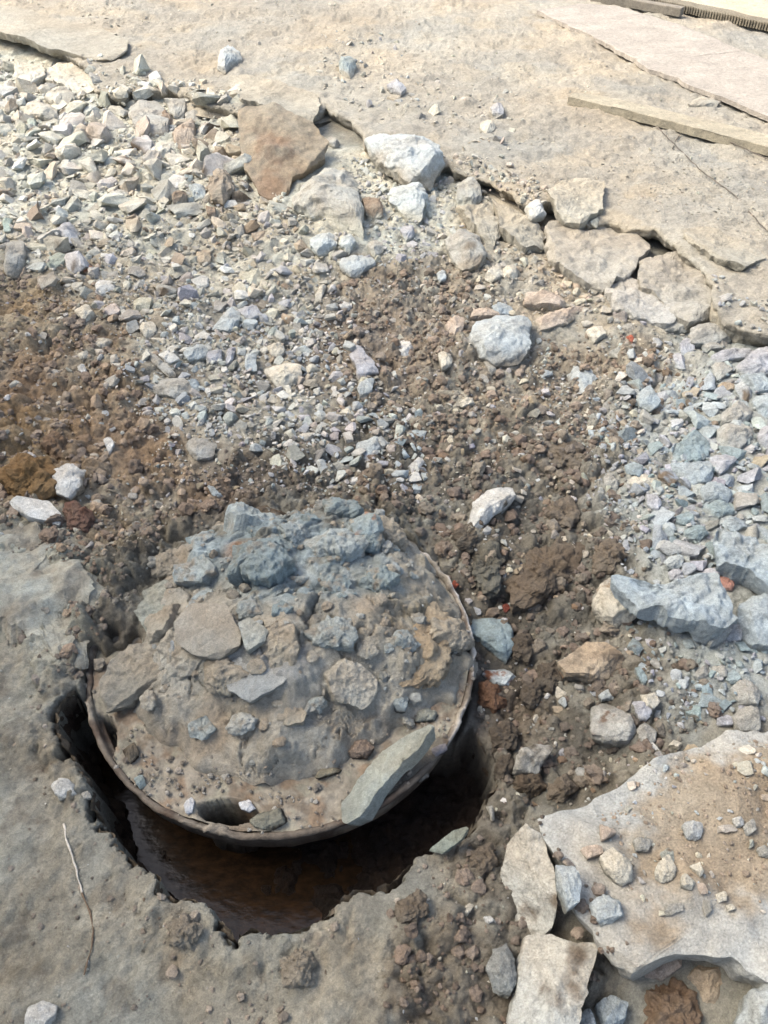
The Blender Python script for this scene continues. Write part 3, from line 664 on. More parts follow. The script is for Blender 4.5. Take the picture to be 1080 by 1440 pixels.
raise_surf(o); HERO.pop()
# --- boulders and blocks, front right
BL = dict(name='boulder', cat='boulder', group='boulders and big blocks')
S('tall cream block standing beside the pit soil, front right', '703,1205 712,1176 738,1162 760,1170 770,1198 784,1240 776,1298 762,1312 736,1316 708,1278 700,1240', 10, C(204, 199, 186), kind='slab', lift=-.02, slope=(.12, .05), rough=.6, fine=1.6, jag=.05, under=.02, mat=M_SLAB, dirt=.16, **BL)
S('big cream block cut by the bottom frame edge', '746,1310 768,1309 815,1320 842,1326 832,1368 815,1430 806,1490 716,1490 720,1432 736,1360', 10, C(200, 197, 186), kind='slab', lift=-.02, slope=(-.06, .1), rough=.6, fine=1.6, jag=.05, under=.02, mat=M_SLAB, dirt=.16, **BL)
S('rounded dark grey stone left of the big bottom cream block', '684,1362 694,1336 713,1325 724,1345 728,1376 716,1402 694,1392', 5, 'mg', **BL)
S('bluish white wedge squeezed between cream block and large slab', '782,1216 806,1210 820,1238 816,1268 801,1278 788,1246', 6, 'lb', lift=.015, **BL)
S('cream rounded block resting on the left end of the large slab', '843,1203 862,1192 885,1204 894,1235 876,1244 850,1222', 4, 'cr', **BL)
S('pale block with dark pits fused to the large slab edge', '828,1270 850,1253 875,1257 882,1284 852,1303 832,1284', 3, 'lb', **BL)
S('pinkish slab end wedged under the large slab lip', '902,1374 925,1348 962,1340 955,1362 932,1378', 5, 'pk', zabs=-.03, **BL)
S('tilted brown-grey stone in the cavity under the large slab', '958,1385 984,1350 1006,1362 1032,1390 1020,1410 1000,1416', 6, 'ta', zabs=-.04, **BL)
S('pale boulder in the very bottom right corner', '1036,1445 1052,1398 1080,1370 1125,1375 1130,1480 1040,1490', 9, 'lb', zabs=.0, **BL)
S('blue-grey stone at the bottom edge under the slab', '838,1410 860,1398 886,1410 882,1436 850,1442', 5, 'bl', zabs=-.02)
S('brown clod at the bottom edge below the slab cavity', '908,1396 946,1376 975,1400 986,1432 960,1465 900,1455', 6, 'br', kind='clod', zabs=-.045)
S('thin pale sliver at the bottom edge beside the big cream block', '814,1426 828,1416 842,1444 816,1452', 4, 'lb', zabs=-.02)
# --- stones right of the cover
S('white-topped boulder with a dark mud flank, right above the cover', '654,742 664,708 690,685 722,683 728,696 706,716 682,736 660,753', 5, 'wh', face=(.18, C(90, 82, 70)), **BL)
S('upright muddy grey clod just below the white-topped boulder', '666,792 680,766 700,758 709,790 700,826 682,832 664,812', 5, C(112, 108, 96), kind='clod')
S('wide lump of dark earth right of the upright clod', '714,824 738,784 788,756 828,770 826,800 790,830 752,850 720,852', 5, C(112, 98, 82), kind='clod')
S('speckled teal stone touching the right side of the manhole rim', '661,892 664,866 690,864 720,876 722,906 712,930 694,912', 4, 'te', wet=.3)
S('blue and rust stained stone below the speckled teal one', '678,946 690,935 720,941 732,956 716,966 700,963', 3.5, 'lb', face=(.3, C(150, 100, 74)))
S('brown rusty clod under the stained stone by the rim', '672,962 700,966 712,985 696,1000 676,985', 3, C(120, 88, 66), kind='clod')
S('tan boulder half sunk in dark soil, right of the gully', '785,926 800,910 826,900 868,905 880,926 864,946 840,953 795,946', 6, 'ta', dirt=.25, **BL)
S('smooth grey boulder with a brown dirt skirt, above the large slab', '831,1032 832,986 860,979 886,990 900,1020 898,1042 866,1046', 5, 'gr', face=(.16, C(120, 98, 82)), **BL)
S('small oval stone on top of the smooth grey boulder', '841,976 854,967 866,971 863,982 846,984', 2, 'lb')
S('flat lilac stone leaning right of the smooth grey boulder', '887,984 896,980 918,1001 912,1012 900,1010', 2.5, 'li')
S('knobbly cream stone above the flat lilac one', '901,976 918,972 931,983 920,996 905,991', 2.5, 'cr')
S('grey stone pressed against the smooth grey boulder', '895,1026 908,1012 925,1020 922,1042 905,1056', 3, 'gr')
S('mottled grey rock in the dark soil beside the pit end', '721,1082 734,1056 758,1046 779,1050 766,1070 760,1086 740,1082', 4, 'gr', dirt=.2, dirtcol=C(92, 84, 72), jag=.12)
S('brown clod below the mottled grey rock', '724,1092 760,1088 770,1108 742,1120 722,1110', 4, 'dk', kind='clod')
S('big cream boulder at the left end of the blue slab', '834,832 845,812 870,807 886,835 904,852 892,866 870,881 841,860', 6, 'cr', face=(.2, C(150, 128, 100)), **BL)
S('wide bluish slab over a dark hollow, right of the cream boulder', '850,800 884,806 922,815 962,814 1006,808 1030,838 1040,868 1012,882 985,872 952,868 925,850 900,850 878,826', 6, 'bl', kind='slab', lift=.02, rough=2.6, fine=1.6, jag=.07, name='flat_boulder', cat='boulder', group='boulders and big blocks')
S('large blue-grey slab at the right frame edge', '1004,752 1014,738 1045,750 1095,770 1100,840 1052,802 1010,790', 6, 'bl', kind='slab', lift=.015, slope=(.1, .1), rough=2.6, fine=1.6, jag=.07, name='flat_boulder', cat='boulder', group='boulders and big blocks')
S('grey boulder at right frame edge under the blue slab', '1038,842 1095,834 1095,908 1060,906 1044,892', 6, 'bl', **BL)
S('pale stone propped below the wide bluish slab', '978,884 1008,868 1032,880 1022,900 1000,906', 3, 'gr')
S('brick-red crumb cluster stone beside the wide bluish slab', '1010,813 1032,810 1032,830 1016,826', 2, C(190, 140, 125))
for lab, ol, th, col in [
    ('teal-grey wedge on top of the blue stone heap', '944,642 960,604 985,600 1001,630 990,646 956,650', 4, 'te'),
    ('long blue-grey block below the teal-grey wedge', '944,652 1000,645 1009,664 1000,680 975,679 950,666', 4, 'bl'),
    ('smooth lilac-grey stone right of the long blue-grey block', '998,641 1030,632 1036,648 1016,666 1002,656', 3, 'li'),
    ('blue stone with a brown earthy stain in the heap', '984,686 1002,676 1032,690 1026,706 992,706', 3.5, 'bl'),
    ('pale boulder-like stone high in the blue heap', '1008,602 1020,592 1054,594 1060,610 1040,630 1012,622', 4, 'gr'),
    ('angular grey stone at the right frame edge of the heap', '1064,606 1088,594 1095,626 1070,630', 4, 'li'),
    ('triangular pale stone topping the heap near the right edge', '1009,588 1040,560 1064,580 1056,592 1016,597', 4, 'gr'),
    ('flat teal slab stone in the middle of the heap', '988,711 1010,704 1038,710 1036,722 1000,726', 2.5, 'te'),
    ('bluish oval stone left of the flat teal one', '949,722 968,714 982,729 966,739 951,733', 2.5, 'te'),
    ('blue-grey wedge below the bluish oval stone', '957,746 980,738 1001,745 986,760 965,756', 2.5, 'te'),
    ('grey-blue bar of stone right of the wedge', '1014,731 1050,725 1053,740 1030,746', 2.5, 'bl'),
    ('rounded pale blue stone above the cream boulder', '934,786 945,780 962,782 959,797 940,798', 2.2, 'lb'),
    ('lilac stone just below the rounded pale blue one', '939,802 962,802 957,815 942,814', 2, 'li'),
    ('pale pitted stone at the dark soil border of the heap', '847,666 860,660 874,672 868,691 850,686', 3, 'gr'),
    ('cream flat stone at the left of the blue heap', '879,673 895,664 926,668 916,682 890,682', 2.5, 'cr'),
    ('slanted pale slab stone left in the heap above soil', '908,690 922,688 932,706 924,720 910,708', 2.5, 'li'),
    ('pale blue-green pointed stone stuck in the brown soil', '797,511 810,500 841,525 833,550 822,556 799,532', 3.5, 'lb'),
    ('smooth blue stone at the lower end of the brown hollow', '896,549 914,540 931,565 915,574 900,566', 3, 'bl'),
    ('grey slab stone under the right pavement edge', '929,446 958,440 976,455 968,466 935,463', 3, 'gr'),
    ('long pale slab stone right of the brown hollow', '968,470 985,450 1030,460 1034,478 1000,484 970,481', 3.5, 'gr'),
    ('small slanted slab left of the long pale one', '954,482 970,470 978,492 961,498', 2.5, 'li'),
    ('thin bar of stone below the long pale slab', '985,483 1012,480 1018,490 992,492', 2, 'gr'),
    ('flat lilac bar stone at right beside the hollow', '997,501 1030,488 1063,490 1060,501 1006,508', 2.5, 'li'),
    ('rounded block under the flat lilac bar', '1000,513 1024,508 1031,520 1010,534', 3, 'gr'),
    ('upright stone at the right rim of the hollow', '945,496 962,498 966,520 949,511', 2.5, 'li'),
    ('big lilac slab at the right frame edge', '1028,512 1060,492 1095,478 1095,524 1040,522', 4, 'li'),
    ('wide bluish stone below the big lilac slab', '1034,532 1080,523 1095,550 1062,552', 4, 'bl'),
    ('blue stone at right frame edge above the triangular one', '1058,556 1095,553 1095,588 1070,584', 4, 'bl'),
    ('small cream stone under the lilac bar', '1008,540 1030,535 1036,545 1016,552', 2, 'ta'),
    ('grey triangle in the debris below the wide bluish slab', '974,946 995,930 1001,950 986,956', 2, 'gr'),
    ('pale four-sided chip right of the grey triangle', '1001,936 1020,934 1023,950 1006,953', 2, 'gr'),
    ('grey leaning slab above the large slab, right side', '1027,966 1046,955 1072,970 1066,991 1040,986', 3, 'gr'),
    ('rounded grey stone touching the large slab, right side', '1031,1006 1050,990 1074,1000 1070,1026 1040,1027', 4, 'gr'),
    ('small lilac stone left of the rounded grey one', '1006,1011 1020,1004 1034,1010 1030,1020 1010,1019', 2, 'li'),
    ('dark upright chip in the soil below the tan boulder', '892,938 900,935 911,956 905,964', 2, 'te'),
    ('cream stone on the dark soil beside the large slab', '939,1046 950,1040 961,1045 956,1053', 1.8, 'cr'),
    ('blue-white speckled pebble in dark soil left of the smooth boulder', '785,985 795,978 801,986 795,995', 1.6, 'lb')]:
    S(lab, ol, th, col)
# --- stones lying on the large slab
for lab, ol, th, col in [
    ('blue-grey chip on the large slab near its upper middle', '957,1156 975,1150 989,1160 986,1180 968,1179', 2, C(190, 192, 190)),
    ('bluish chip on dirt at the slab left third', '889,1181 905,1172 919,1180 913,1196 895,1197', 2, 'gr'),
    ('pear-shaped cream stone in the middle of the large slab', '920,1221 940,1197 959,1226 936,1241 922,1236', 2, 'cr'),
    ('small cream wedge right of the pear-shaped stone', '969,1216 985,1210 991,1225 986,1234', 1.6, 'cr'),
    ('cream cube right below the pear-shaped stone', '958,1231 967,1225 981,1240 976,1251 958,1246', 1.8, 'cr'),
    ('pinkish wedge on the slab behind the cream rounded block', '844,1156 862,1160 869,1170 846,1184', 2.2, 'pk'),
    ('cream pebble near the slab right middle', '1006,1256 1020,1252 1026,1265 1010,1269', 1.4, 'cr'),
    ('flat cream pebble right of the near-edge dirt on the slab', '1021,1273 1033,1270 1038,1278 1025,1281', 1.2, 'cr'),
    ('thin pale flake set in the large slab dirt', '934,1272 962,1268 961,1281 936,1288', 1, 'gr'),
    ('tan stone at the slab left tip', '814,1191 845,1188 849,1200 826,1208', 2, 'pk'),
    ('pale chip on the slab close to the right frame edge', '1044,1161 1060,1150 1066,1165 1050,1176', 1.8, 'gr'),
    ('pale chip cut by the right frame edge on the slab', '1064,1191 1084,1187 1084,1206 1068,1202', 1.8, 'gr'),
    ('white crumb stone on the slab, right of the blue-grey chip', '1030,1150 1044,1146 1050,1158 1036,1164', 1.6, 'wh')]:
    S(lab, ol, th * .9, col, lift=.003, group='stones lying on the large slab')

# --- back: boulders under the pavement edge
S('pale angular boulder right of the brown dirt-faced slab', '414,236 430,228 455,236 490,225 509,258 501,272 513,310 505,329 470,320 412,281', 9, 'gr', **BL)
S('long grey boulder under the pavement edge, top middle', '511,188 530,198 575,192 602,196 624,222 612,244 586,249 542,226 515,206', 8, 'lb', **BL)
S('rounded bluish boulder below the long grey boulder', '546,263 560,252 590,254 602,280 591,302 572,299 550,281', 7, 'lb', **BL)
S('knobbly grey and brown boulder above the cream stones', '624,336 648,312 660,310 676,330 686,355 676,371 648,376', 6, 'gr', dirt=.25, **BL)
S('large pale flat-topped stone in the brown soil, right of centre', '653,461 664,447 712,444 746,448 746,490 735,501 700,508 670,496', 6, 'lb', **BL)
S('round brown boulder left of the dirt-faced slab', '293,256 305,242 322,247 327,265 316,278 297,276', 6, C(162, 144, 124), kind='clod', name='boulder', cat='boulder', group='boulders and big blocks')
S('tan upright stone standing in the back rubble', '244,196 246,171 262,158 275,175 272,205 255,213', 5, C(186, 166, 146), **BL)
for lab, ol, th, col in [
    ('bright pale-blue stone lying on the pavement, top left', '303,92 308,76 322,58 331,72 339,80 312,102', 5, 'lb'),
    ('teal-blue stone on the pavement, top middle', '476,100 477,85 490,77 501,92 495,104', 5, 'te'),
    ('grey stone on the debris patch right of the teal-blue one', '540,108 558,114 573,125 565,131 545,123', 4, 'li'),
    ('lilac-white cube on the pavement, top right of centre', '689,149 705,145 708,158 695,161', 4, 'li'),
    ('cream stone in the crumbs below the lilac-white cube', '674,176 690,165 698,180 685,188', 3.5, 'cr'),
    ('small pointed stone beside the tip of the dirt-faced slab', '457,197 466,190 479,200 470,207', 3, 'gr'),
    ('brown stone in the gap under the long grey boulder', '508,277 530,270 541,300 516,306', 5, 'br'),
    ('grey block under the crack, right of the long boulder', '644,259 665,248 679,275 665,284 640,281', 5, 'gr'),
    ('pale cubic stone inside the dark pavement crack', '737,286 762,280 769,298 745,305', 4, 'wh'),
    ('shallow stone between the two timbers', '968,149 990,132 1013,142 1005,151', 2.5, 'du'),
    ('grey rubble block under the pavement edge, upper left', '180,150 214,132 238,160 238,188 202,190 184,172', 6, 'gr'),
    ('brown block leaning on the grey rubble block', '213,153 240,160 246,172 230,179', 5, 'br'),
    ('rounded pale stone above the tan upright stone', '234,142 262,140 266,152 250,164 238,156', 5, 'gr'),
    ('cream stone left of the tan upright stone foot', '214,201 238,198 241,212 222,221', 4, 'cr'),
    ('small dark blue stone in the back rubble', '254,244 270,242 273,253 258,258', 3, 'te'),
    ('blue-grey stone below the small dark blue one', '264,263 290,262 289,277 266,276', 3.5, 'bl'),
    ('brown stone left of the blue-grey pair', '240,269 262,265 263,282 243,285', 4, 'br'),
    ('small brown stone under the round brown boulder', '289,286 303,288 303,304 291,301', 3.5, 'br'),
    ('cream block at far left under the curling leaf', '62,136 82,116 104,134 86,148', 5, 'cr'),
    ('square cream block with a dark right gap, far left', '27,152 78,143 83,166 40,162', 6, 'cr'),
    ('small greenish stone in front of the square cream block', '38,167 50,165 50,178 41,181', 3, C(190, 200, 185)),
    ('grey half-pyramid stone left in the rubble', '4,152 25,138 24,148 8,155', 4, 'ta'),
    ('lilac-grey wedge stone left in the rubble', '80,326 95,308 111,320 108,336 97,344', 4, 'li'),
    ('pale green-tipped stone at the left frame edge', '4,312 17,305 14,322 5,324', 3, C(195, 212, 198)),
    ('large grey lump stone at the left frame edge', '4,384 10,342 25,330 37,345 31,382', 5, 'gr'),
    ('greenish flat stone above the left brown soil', '57,371 90,350 97,370 76,379', 3, C(176, 184, 170)),
    ('orange pebble in the grey rubble', '115,379 128,372 133,381 121,385', 2, C(200, 130, 90)),
    ('pale round stone with a curved ridge, left rubble', '129,397 150,388 163,400 156,412 138,413', 3, 'wh'),
    ('cream oval stone at the top of the left brown soil', '102,436 125,428 141,440 119,453', 3, 'cr'),
    ('flat cream shell-like stone on the left brown soil', '122,483 140,473 159,475 156,485 136,494', 2.2, 'cr'),
    ('cream pebble under the shell-like stone', '109,499 120,490 128,500 114,506', 1.8, 'cr'),
    ('white angular pebble low on the left brown soil', '108,516 118,510 122,522 115,529', 1.8, 'wh'),
    ('white oblong pebble far left on the brown soil', '63,516 76,513 78,522 65,523', 1.6, 'wh'),
    ('long thin pale slab stone at the gravel left border', '199,547 214,526 255,533 280,549 287,560 268,566 230,556', 2.5, 'gr'),
    ('slender stick-like stone above the long thin slab', '195,493 206,490 246,520 252,528 236,529', 2, 'gr'),
    ('pale wedge right of the stick-like stone', '221,496 240,492 253,505 236,511', 2.2, 'wh'),
    ('pale slab piece in the centre-left gravel', '254,491 290,482 293,498 262,506', 2.6, 'lb'),
    ('triangular pale stone standing in the centre-left gravel', '296,461 325,430 338,440 333,466', 3.5, 'lb'),
    ('lilac flat stone right of the triangular pale stone', '330,429 358,425 366,440 350,450 338,441', 2.6, 'li'),
    ('dark-shaded pointed stone right of the long thin slab', '260,536 272,525 283,545 278,551', 2.2, 'bl'),
    ('blue-grey round stone in the centre-left gravel', '286,493 312,490 311,508 290,509', 2.4, 'li'),
    ('pale block in the gravel left of the cream triangle', '344,499 360,495 361,520 345,519', 2.6, 'lb'),
    ('thin upright sliver in the centre-left gravel', '315,521 320,492 334,482 326,513', 2, 'li'),
    ('round tan stone in the grey gravel', '275,353 296,351 297,370 279,371', 3, 'ta'),
    ('cream four-sided stone above the long thin slab', '194,456 215,452 223,465 205,476', 2.6, 'cr'),
    ('broad cream triangle at the gravel centre', '369,519 390,509 420,512 426,530 395,551', 3, 'cr'),
    ('cream stone above the broad cream triangle', '374,486 392,478 401,497 385,506', 2.6, 'cr'),
    ('pale block under the angular boulder, left of three', '434,331 455,322 476,330 471,350 450,356 435,346', 3.6, 'lb'),
    ('bluish lilac block, middle of the three under the boulder', '470,336 490,326 501,340 490,353', 3.4, 'lb'),
    ('bluish broad block, lowest of the three under the boulder', '479,356 520,357 527,370 500,389 478,376', 3.4, 'lb'),
    ('cream stone right of the three pale blocks', '515,341 530,335 541,350 525,359', 3, 'gr'),
    ('bluish stone in the upper centre debris', '562,323 580,317 584,330 570,336', 2.8, 'li'),
    ('cream sliver standing left of the centre brown soil', '436,426 457,393 461,400 449,426', 2.4, 'cr'),
    ('white stone on the upper left of the centre brown soil', '469,431 490,422 496,432 482,439', 2.2, 'wh'),
    ('lilac forked stone on the centre brown soil', '487,491 500,484 521,505 533,522 516,526 512,541 500,531 500,515', 3, 'li'),
    ('white oval stone on the centre brown soil', '560,481 570,472 584,480 584,498 572,508 562,500', 3, 'wh'),
    ('round cream stone right of the white oval one', '616,498 625,490 639,495 638,508 622,519', 2.8, 'cr'),
    ('small white stone at the top of the centre brown soil', '613,383 625,377 628,392 617,396', 2, 'lb'),
    ('pink-tinged block left of the large flat-topped stone', '626,456 635,443 653,450 651,465 635,471', 3, 'pk'),
    ('small stone under the left tip of the flat-topped stone', '680,509 695,507 699,520 690,525', 2, 'gr'),
    ('pinkish stone behind the large flat-topped stone', '660,446 668,428 690,436 706,445', 3.4, 'pk'),
    ('blue stone on top behind the flat-topped stone', '691,431 705,423 723,428 721,440 700,444', 3, 'bl'),
    ('brown-sided block in soil left of the round cream stone', '577,511 600,498 607,510 586,519', 2.4, 'ta'),
    ('light blue stone in the gravel below the forked stone', '502,541 526,530 523,551 505,559', 2.6, 'lb'),
    ('cream sliver in soil left of the brown hollow', '644,566 665,557 668,567 650,571', 1.8, 'cr'),
    ('pale chip below the flat-topped stone', '669,529 682,526 691,542 678,542', 2, 'gr'),
    ('cream cube under the knobbly boulder right side', '679,389 702,362 713,384 692,393', 3, 'cr'),
    ('pale block right of the cream cube', '704,378 724,370 730,388 712,394', 3, 'cr'),
    ('pinkish brick-like flat block above the soil', '735,426 742,412 796,408 806,420 790,431', 4, 'pk'),
    ('long pinkish splinter beneath the brick-like block', '744,452 762,440 806,432 832,424 800,452 750,463', 3, 'pk'),
    ('grey block below the tilted crust slab', '821,381 840,375 856,398 836,409', 4, 'gr'),
    ('grey block right below the tilted crust slab', '854,402 878,395 886,425 862,431', 4, 'gr'),
    ('cream stone half buried at the top of the hollow', '824,463 845,457 852,470 836,479', 3, 'cr'),
    ('flat blue pebble left of the pale blue-green pointed stone', '754,523 775,518 781,525 762,531', 1.6, 'lb'),
    ('brick-red chip in the brown hollow', '880,471 893,472 889,483', 1.6, 'rd'),
    ('bluish pitted stone above the clay heap', '499,622 530,612 538,625 520,646 502,641', 2.6, 'lb'),
    ('white knobbly stone right of the bluish pitted one', '569,652 585,640 600,650 582,666', 2.2, 'wh'),
    ('grey twin stone in the soil left of centre', '255,622 272,614 306,625 300,641 275,646', 2.4, 'gr'),
    ('whitish rough stone beside the ochre clod, left', '74,662 95,652 119,660 116,680 95,698 78,691', 3.4, 'wh'),
    ('white sliver standing on the left brown soil', '144,616 155,613 161,625 153,639', 2, 'wh'),
    ('bluish slab chip above the clay heap', '289,681 303,678 317,700 305,706', 2, 'bl'),
    ('small cream pebble below the pinkish flat stone', '101,741 110,735 118,742 106,749', 1.4, 'cr'),
    ('white stone on the mud at the pit left lip', '69,1102 85,1092 110,1103 108,1115 80,1123', 2.2, 'wh'),
    ('small pale pebble right of the white lip stone', '114,1115 126,1112 129,1121 118,1124', 1.2, 'gr'),
    ('white stone at the bottom left corner in the mud', '30,1450 40,1416 60,1405 78,1415 74,1446', 2.5, 'wh'),
    ('long cream pebble on the brown soil right of the pit', '644,1286 660,1268 669,1270 656,1289', 1.2, 'cr'),
    ('white pebble left of the rounded dark grey stone', '679,1289 690,1285 696,1295 685,1299', 1.2, 'wh'),
    ('red stone chip at the manhole rim', '634,820 641,815 646,822 638,828', 1.2, 'rd'),
    ('red pebble in the dark gully', '706,850 714,847 718,856 710,861', 1.4, C(140, 66, 50))]:
    S(lab, ol, th, col)
S('pinkish white flat stone at the left frame edge', '10,696 36,698 66,702 88,722 80,736 42,727 16,712', 3, 'wh', kind='slab')
S('ochre-brown clod at the left frame edge', '8,657 30,641 75,645 82,680 60,697 10,692', 5, 'oc', kind='clod')
S('brown clod with a pale side above the whitish stone', '60,622 75,608 96,625 93,646 66,638', 4, 'br', kind='clod')
S('reddish brown clod right of the pinkish flat stone', '88,709 108,705 128,725 122,742 100,736', 3, C(116, 84, 70), kind='clod')
S('pale greenish crust of dried clay on the left bank', '-30,748 40,742 95,760 118,795 133,830 114,862 100,902 70,910 40,884 -30,876', 2.5, C(200, 198, 183), kind='slab', name='clay_crust', cat='clay crust', zabs=.032, slope=(.0, .03), jag=.2, rough=6.0, under=-.25, fine=1.6, mat=M_CLAY, dirt=.38, dirtcol=C(160, 151, 135))
for lab, ol in [('dark clod at the upper end of the gully', '640,748 662,736 676,752 664,772 644,768'), ('dark clod left in the gully below the teal stone', '716,900 742,890 758,908 744,930 720,924'), ('damp clod between gully and tan boulder', '752,934 782,928 792,952 774,974 750,962'),
                ('round damp clod right of the stained stone', '736,968 758,962 768,980 750,996 734,986'), ('damp lump beside the pit right end', '690,1028 716,1012 734,1030 722,1052 696,1050'), ('damp clod left of the mottled grey rock', '700,1066 720,1060 724,1084 706,1096 694,1082'),
                ('brown lump right of the wide dark lump', '836,770 866,760 884,782 862,806 838,798'), ('brown clod above the wide dark lump', '770,712 800,700 818,720 800,744 772,738'), ('brown lump at the top of the dark soil', '770,630 812,616 834,640 812,664 776,658'),
                ('muddy lump above the large slab left tip', '770,1104 800,1090 816,1108 792,1126 772,1122'), ('muddy lump right of the pit shard', '664,1200 690,1188 700,1212 680,1230 662,1220'), ('brown clod low on the pit right lip', '560,1270 590,1256 606,1280 584,1302 560,1296'),
                ('crumbly lump on the front pit lip', '392,1350 424,1330 450,1352 436,1384 402,1386'), ('crumbly lump left on the front pit lip', '230,1296 262,1288 286,1306 270,1334 238,1326')]:
    S(lab, ol, 3.2, C(150, 140, 124) if 'crumbly' in lab else C(94, 84, 72) if ('gully' in lab or 'damp' in lab) else C(122, 110, 95), kind='clod')
S('thin greenish shard standing on the pit right lip', '601,1196 638,1167 659,1161 650,1179 622,1201', 1.6, C(146, 152, 140), kind='slab', name='stone_shard', lift=.015, slope=(.5, .3))

# ------------------------------------------------------------------ manhole: frame ring, cover with its lifting slot, neck
mh = link('manhole', None, loc=(RCX, RCY, -.07), label='round iron manhole buried under a heap of mud beside the dark pit', cat='manhole')
def lathe(name, prof, nt, colf, parent, noise=.0014, mat=M_RUST):
    a = np.linspace(0, 2 * np.pi, nt, endpoint=False); n = len(prof)
    r = np.array([p[0] for p in prof]); z = np.array([p[1] for p in prof])
    X = r[:, None] * np.cos(a); Y = r[:, None] * np.sin(a); Z = z[:, None] + 0 * a
    P = np.stack([X.ravel(), Y.ravel(), Z.ravel()], 1)
    P = P + (noise * fbm3(P, .04, 4, 401, .6))[:, None] * np.array([1, 1, 1.0])
    if name == 'frame':
        cake = sst(-.1, .5, fbm3(P, .07, 4, 406, .6)) * sst(-.02, -.004, P[:, 2]); P[:, 2] += .010 * cake * (1 + .6 * fbm3(P, .015, 3, 407)); rr_ = np.hypot(P[:, 0], P[:, 1])[:, None]; P[:, :2] += P[:, :2] / rr_ * (.006 * cake * fbm3(P, .02, 3, 408))[:, None]
    I = np.arange(n * nt).reshape(n, nt); J = np.roll(I, -1, 1)
    q = np.stack([I[:-1], J[:-1], J[1:], I[1:]], -1).reshape(-1, 4)
    return link(name, mesh_from(name, P, quads=q, cols=colf(P), mat=mat, smooth=True), loc=(0, 0, .07), parent=parent)
def ring_col(P):
    c = np.tile(C(104, 94, 82), (len(P), 1)); n = fbm3(P, .06, 4, 402, .6)
    w = sst(-.1, .5, n)[:, None]; c = c * (1 - w) + C(84, 70, 58) * w
    cake = sst(-.1, .5, fbm3(P, .07, 4, 406, .6))[:, None] * .85; c = c * (1 - cake) + C(150, 141, 126) * cake
    ang = np.arctan2(P[:, 1], P[:, 0])
    worn = sst(.392, .397, np.hypot(P[:, 0], P[:, 1])) * sst(-.75, -.4, ang) * (1 - sst(.75, .95, ang)) * sst(-.5, .1, fbm3(P, .05, 3, 403)) * sst(-.012, -.004, P[:, 2])
    w = worn[:, None]; return c * (1 - w) + C(190, 182, 170) * w
prof = [(.376, -.075), (.38, -.075), (.386, -.07), (.390, -.03), (.392, -.012), (.398, -.010), (.3985, -.004), (.3960, .0005), (.393, .001), (.389, .0), (.3865, -.003), (.3855, -.009), (.384, -.020), (.378, -.022), (.376, -.024), (.376, -.075)]
lathe('frame', prof, 360, ring_col, mh)
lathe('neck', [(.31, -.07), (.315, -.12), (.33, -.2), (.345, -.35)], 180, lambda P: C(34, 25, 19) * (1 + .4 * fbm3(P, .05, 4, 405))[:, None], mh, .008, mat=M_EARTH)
sl = onplane(322, 1143, -.005) - np.array([RCX, RCY, 0]); gp2 = onplane(147, 1035, -.005) - np.array([RCX, RCY, 0])
nt_, nr_ = 320, 100
a = np.linspace(0, 2 * np.pi, nt_, endpoint=False); r = np.linspace(0, 1, nr_) ** .8 * .3855
X = (r[:, None] * np.cos(a)).ravel(); Y = (r[:, None] * np.sin(a)).ravel()
zc = -.006 + .004 * fbm(X, Y, .05, 4, 411, .6) + .006 * np.clip(fbm(X, Y, .09, 3, 412), 0, 1)
f1_, f2_, id_ = worley(X, Y, .022, 413); zc = zc + .004 * id_ * (1 - f1_ ** 2) * sst(-.1, .3, fbm(X, Y, .1, 2, 414))
es = np.hypot((X - sl[0]) / .056, (Y - sl[1] + .06 * (X - sl[0])) / .021) + .12 * fbm(X, Y, .03, 3, 415)
ca, sa = math.cos(.45), math.sin(.45); ux, uy = (X - gp2[0]) * ca + (Y - gp2[1]) * sa, -(X - gp2[0]) * sa + (Y - gp2[1]) * ca
eg = np.hypot(ux / .022, uy / .045) + .2 * fbm(X, Y, .03, 3, 416)
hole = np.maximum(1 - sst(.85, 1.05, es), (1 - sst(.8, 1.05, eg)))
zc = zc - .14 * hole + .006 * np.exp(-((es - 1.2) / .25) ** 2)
cc = np.tile(C(140, 132, 117), (len(X), 1)); n_ = fbm(X, Y, .08, 4, 417, .6)
w = sst(0, .5, n_)[:, None]; cc = cc * (1 - w) + C(118, 106, 90) * w
w = sst(.05, .4, fbm(X, Y, .05, 4, 418))[:, None] * .8; cc = cc * (1 - w) + C(134, 130, 114) * w
w = sst(.25, .5, fbm(X, Y, .06, 3, 419))[:, None] * .7; cc = cc * (1 - w) + C(124, 102, 80) * w
w = hole[:, None]; cc = cc * (1 - w) + C(16, 12, 10) * w  # recess shade painted in: slot and gap coloured near black inside
I = np.arange(nt_ * nr_).reshape(nr_, nt_); J = np.roll(I, -1, 1)
q = np.stack([I[:-1], J[:-1], J[1:], I[1:]], -1).reshape(-1, 4)
link('cover', mesh_from('cover', np.stack([X, Y, zc], 1), quads=q, cols=np.concatenate([cc, .15 * np.ones((len(X), 1))], 1), mat=M_RUST, smooth=True), loc=(0, 0, .07), parent=mh)

